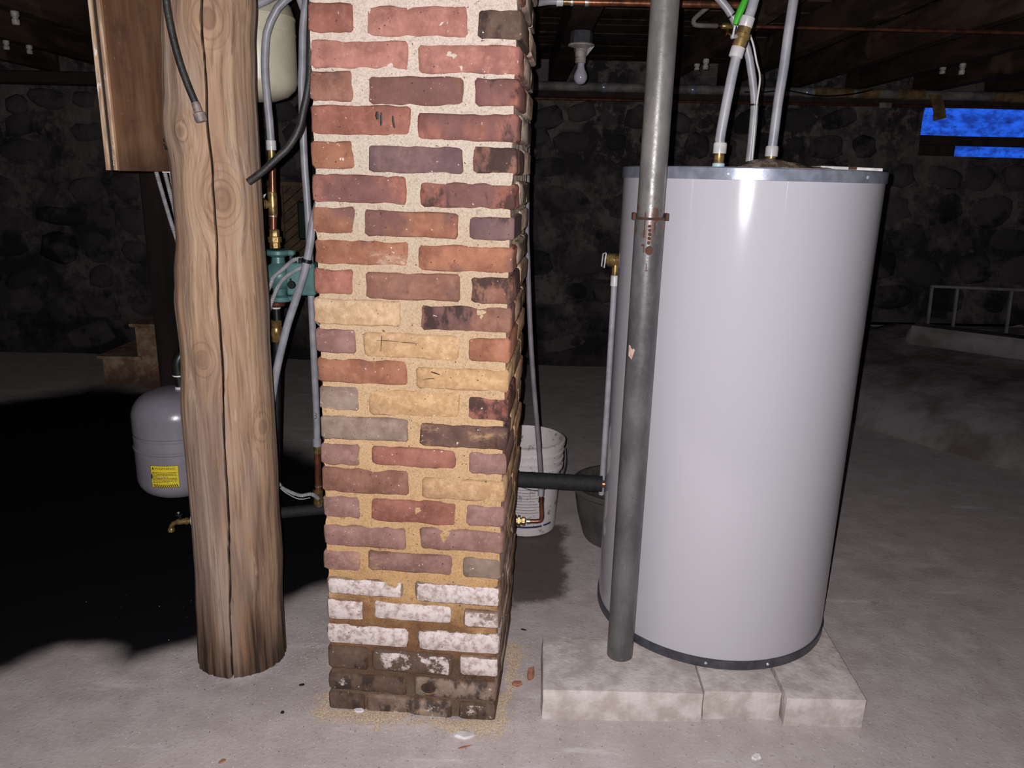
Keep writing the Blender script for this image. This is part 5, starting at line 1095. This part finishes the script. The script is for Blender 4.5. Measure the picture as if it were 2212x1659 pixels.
for k in range(-11, 12):
    o_ = cc + nv * (k * w_); P = [tuple(o_ - dv * 1.2 + nv * 0.003), tuple(o_ + dv * 1.2 + nv * 0.003), tuple(o_ + dv * 1.2 + nv * (w_ - 0.003)), tuple(o_ - dv * 1.2 + nv * (w_ - 0.003))]
    for f in (lambda p: p[0] - bx0, lambda p: bx1 - p[0], lambda p: p[1] - bz0, lambda p: bz1 - p[1]):
        if P: P = clip_poly(P, f)
    if len(P) < 3: continue
    n = len(P); yo = rnd(-0.003, 0.003)
    MB().add([(p[0], by + 0.004 + yo, p[1]) for p in P] + [(p[0], by + 0.028, p[1]) for p in P], [tuple(range(n)), tuple(range(2*n-1, n-1, -1))] + [(i, n + i, n + (i+1) % n, (i+1) % n) for i in range(n)]).build('slat', PLANKB, db, smooth=0)
# dark green bottle-shaped plate hung on the panel
MB().bbox((-1.545, by - 0.022, 0.93), (-1.47, by - 0.002, 1.20), 0.012).build('green_plate', pm('dark_green_plate', (34, 62, 48), (24, 46, 36), 20, 0.4), db)

# ================================================================== FAR RIGHT: LEDGE, CURB, RACK
def make_ledge():
    A = Vector((1.35, 5.62)); B = Vector((2.06, 4.50)); C_ = Vector((2.60, 3.70)); D_ = Vector((3.35, 2.55)); E_ = Vector((3.9, 1.7))
    path = smooth_path([(p.x, p.y, 0) for p in (A, B, C_, D_, E_)], 0.05); n = len(path); vs = []; fs = []
    prof_ = [(0.0, -0.01), (0.02, 0.04), (0.05, 0.10), (0.10, 0.155), (0.18, 0.20), (0.28, 0.235), (0.40, 0.27), (0.55, 0.305), (0.75, 0.345), (0.95, 0.385), (1.2, 0.40), (2.6, 0.41)]
    for i, p in enumerate(path):
        tg = (path[min(i + 1, n - 1)] - path[max(i - 1, 0)]).normalized(); nr = Vector((-tg.y, tg.x, 0))
        for k, (s_, h) in enumerate(prof_):
            q = p + nr * s_; e = fb(q.x * 2.5, q.y * 2.5, k * 0.15); f2 = fb(q.x * 8, q.y * 8, k)
            und = 0.10 * max(0, fb(p.x * 1.5, p.y * 1.5, 9)) if k < 4 else 0
            hh = h * (1 + 0.25 * e) + 0.02 * f2 * (k > 0)
            q = q + nr * (0.05 * e + und); vs.append((min(q.x, X1 - 0.01), min(q.y, YB - 0.07), hh if k else -0.01))
    m_ = len(prof_)
    for i in range(n - 1):
        for k in range(m_ - 1): fs.append((i*m_+k, (i+1)*m_+k, (i+1)*m_+k+1, i*m_+k+1))
    return tag(MB().add(vs, [tuple(reversed(f)) for f in fs]).build('concrete_ledge', LEDGE, smooth=60, base=True), 'lumpy old concrete ledge along the right wall behind the heater', 'ledge')
make_ledge()
cu = Matrix.Translation((2.62, 5.02, 0.0)) @ Matrix.Rotation(math.radians(-38), 4, 'Z')
tag(MB().bbox((-0.02, 0.0, 0.385), (1.5, 0.2, 0.515), 0.025, cu, 0.006).build('concrete_curb', LEDGE, smooth=40, base=True), 'long low concrete curb on top of the ledge under the blue window', 'curb')
rk = thing('wooden_rack', 'pale rung frame lying on edge below the blue window', 'rack', (3.1, 5.15, 0.49))
rm = Matrix.Translation((2.915, 5.36, 0.41)) @ Matrix.Rotation(math.radians(-8), 4, 'Z') @ Matrix.Rotation(math.radians(-7), 4, 'X')
for zz in (0.0, 0.315): MB().bbox((0, 0, zz), (1.33, 0.03, zz + 0.019), 0.003, rm).build('rail', RACKW, rk)
for xx in (0.0, 0.168, 0.52, 0.88, 1.311): MB().bbox((xx, 0.004, 0.019), (xx + 0.019, 0.026, 0.315), 0.002, rm).build('rung', RACKW, rk)

# ================================================================== LITTER ON THE FLOOR
def chip(name, label, c, size, mat, cat, rot=0.0, seed=1, group=None):
    rn = random.Random(seed); n = 11; vs = []; fs = []
    ol = [(math.cos(2*math.pi*i/n) * (1 + rn.uniform(-0.22, 0.22)), math.sin(2*math.pi*i/n) * (1 + rn.uniform(-0.22, 0.22))) for i in range(n)]
    for (zz, k) in ((0, 0.92), (0.55, 1.0), (1.0, 0.78)):
        for (a, b) in ol:
            x, y_ = a * size[0] * k, b * size[1] * k
            vs.append((c[0] + x * math.cos(rot) - y_ * math.sin(rot), c[1] + x * math.sin(rot) + y_ * math.cos(rot), c[2] + zz * size[2] * (1 + (rn.uniform(-0.3, 0.3) if zz == 1 else 0))))
    fs = [tuple(range(n - 1, -1, -1))] + [(k*n+i, k*n+(i+1) % n, k*n+n+(i+1) % n, k*n+n+i) for k in (0, 1) for i in range(n)] + [tuple(2*n+i for i in range(n))]
    return tag(MB().add(vs, fs).build(name, mat, smooth=30, base=True), label, cat, group)
def fz(x, y_): return 0.006 * fb(x * 1.7, y_ * 1.7, 3.1) + 0.0025 * fb(x * 9, y_ * 9, 1.2)
FC = lambda x, y_: (x, y_, fz(x, y_) - 0.0005)
chip('plaster_chip', 'large white plaster flake on the floor in front of the chimney', FC(-0.098, 1.685), (0.027, 0.016, 0.007), WHITEC, 'plaster chip', 0.1, 3)
chip('plaster_chip', 'small oval white plaster flake at the left foot of the chimney', (-0.388, 1.765, 0.004), (0.016, 0.008, 0.005), WHITEC, 'plaster chip', -0.1, 4)
chip('plaster_chip', 'white plaster crumb at the bottom picture edge before the heater pad', FC(0.640, 1.632), (0.014, 0.010, 0.007), WHITEC, 'plaster chip', 0.6, 5)
chip('brick_crumb', 'upright reddish brick shard leaning near the concrete pad', FC(0.075, 1.93), (0.012, 0.008, 0.03), REDCHIP, 'brick fragment', 0.8, 6)
chip('brick_crumb', 'flat brown brick crumb at the right foot of the chimney', FC(0.035, 1.90), (0.016, 0.012, 0.010), REDCHIP, 'brick fragment', 0.2, 7)
chip('dead_leaf', 'dark curled leaf scrap between log post and chimney', FC(-0.572, 1.873), (0.009, 0.004, 0.004), INK, 'leaf', 0.3, 8)
chip('coal_crumb', 'black coal crumb on the pale floor left of the chimney', FC(-0.592, 1.755), (0.005, 0.005, 0.005), INK, 'coal crumb', 0.3, 9)
chip('wood_scrap', 'tan scrap of wood lying below the log post at the picture bottom', FC(-0.686, 1.574), (0.009, 0.006, 0.003), REDCHIP, 'wood scrap', 0.7, 10)
chip('coal_crumb', 'black crumb on the dusty floor right of the chimney', FC(0.056, 2.176), (0.012, 0.005, 0.004), INK, 'coal crumb', -0.2, 11)
chip('wood_splinter', 'thin pale splinter by the white flake before the chimney', FC(-0.096, 1.645), (0.020, 0.003, 0.002), REDCHIP, 'wood splinter', 0.35, 12)
def grit(name, label, n, mat, smin, smax, pick):
    m = MB()
    for _ in range(n):
        x, y_ = pick(); s_ = rnd(smin, smax); z_ = fz(x, y_)
        pd = -sdist(x, y_, PRECT)
        if pd < 0.006 or math.hypot(x + 0.785, y_ - 2.02) < 0.14: continue
        if 0 < pd < 0.09: z_ += 0.006 * (1 - pd / 0.09) ** 2
        if 0.09 < x < 1.05 and y_ > 1.74: continue
        a = rnd(0, 6.28); m.add([(x + s_ * math.cos(a + k * 2.094), y_ + s_ * math.sin(a + k * 2.094), z_ - s_ * 0.3) for k in range(3)] + [(x + rnd(-.3, .3) * s_, y_ + rnd(-.3, .3) * s_, z_ + s_ * rnd(0.5, 0.9))], [(0, 2, 1), (0, 1, 3), (1, 2, 3), (2, 0, 3)])
    o = m.build(name, mat, smooth=0); return tag(o, label, 'grit', kind='stuff')
def near_pillar():
    while True:
        x, y_ = rnd(-0.72, 0.16), rnd(1.58, 2.12); pd = -sdist(x, y_, PRECT)
        if 0 < pd < 0.22 and random.random() < math.exp(-pd / 0.06): return x, y_
def wide():
    x = random.gauss(-0.35, 0.32); return x, rnd(1.55, 2.35)
def anyw(): return rnd(-1.3, 1.3), rnd(1.5, 2.4)
SANDM = pm('sand_grain', (224, 200, 162), (190, 156, 116), 200, 0.95, 0, 0.0)
grit('sand_grains', 'sandy mortar grains spilled round the foot of the chimney', 2600, SANDM, 0.0006, 0.0022, near_pillar)
grit('dark_grit', 'scattered dark grit on the floor around post and chimney', 520, INK, 0.0007, 0.0026, wide)
grit('pale_grit', 'scattered pale grit on the floor around post and chimney', 420, WHITEC, 0.0007, 0.0024, wide)
grit('dust_flecks', 'sparse brown flecks over the whole front floor', 160, REDCHIP, 0.0008, 0.0026, anyw)
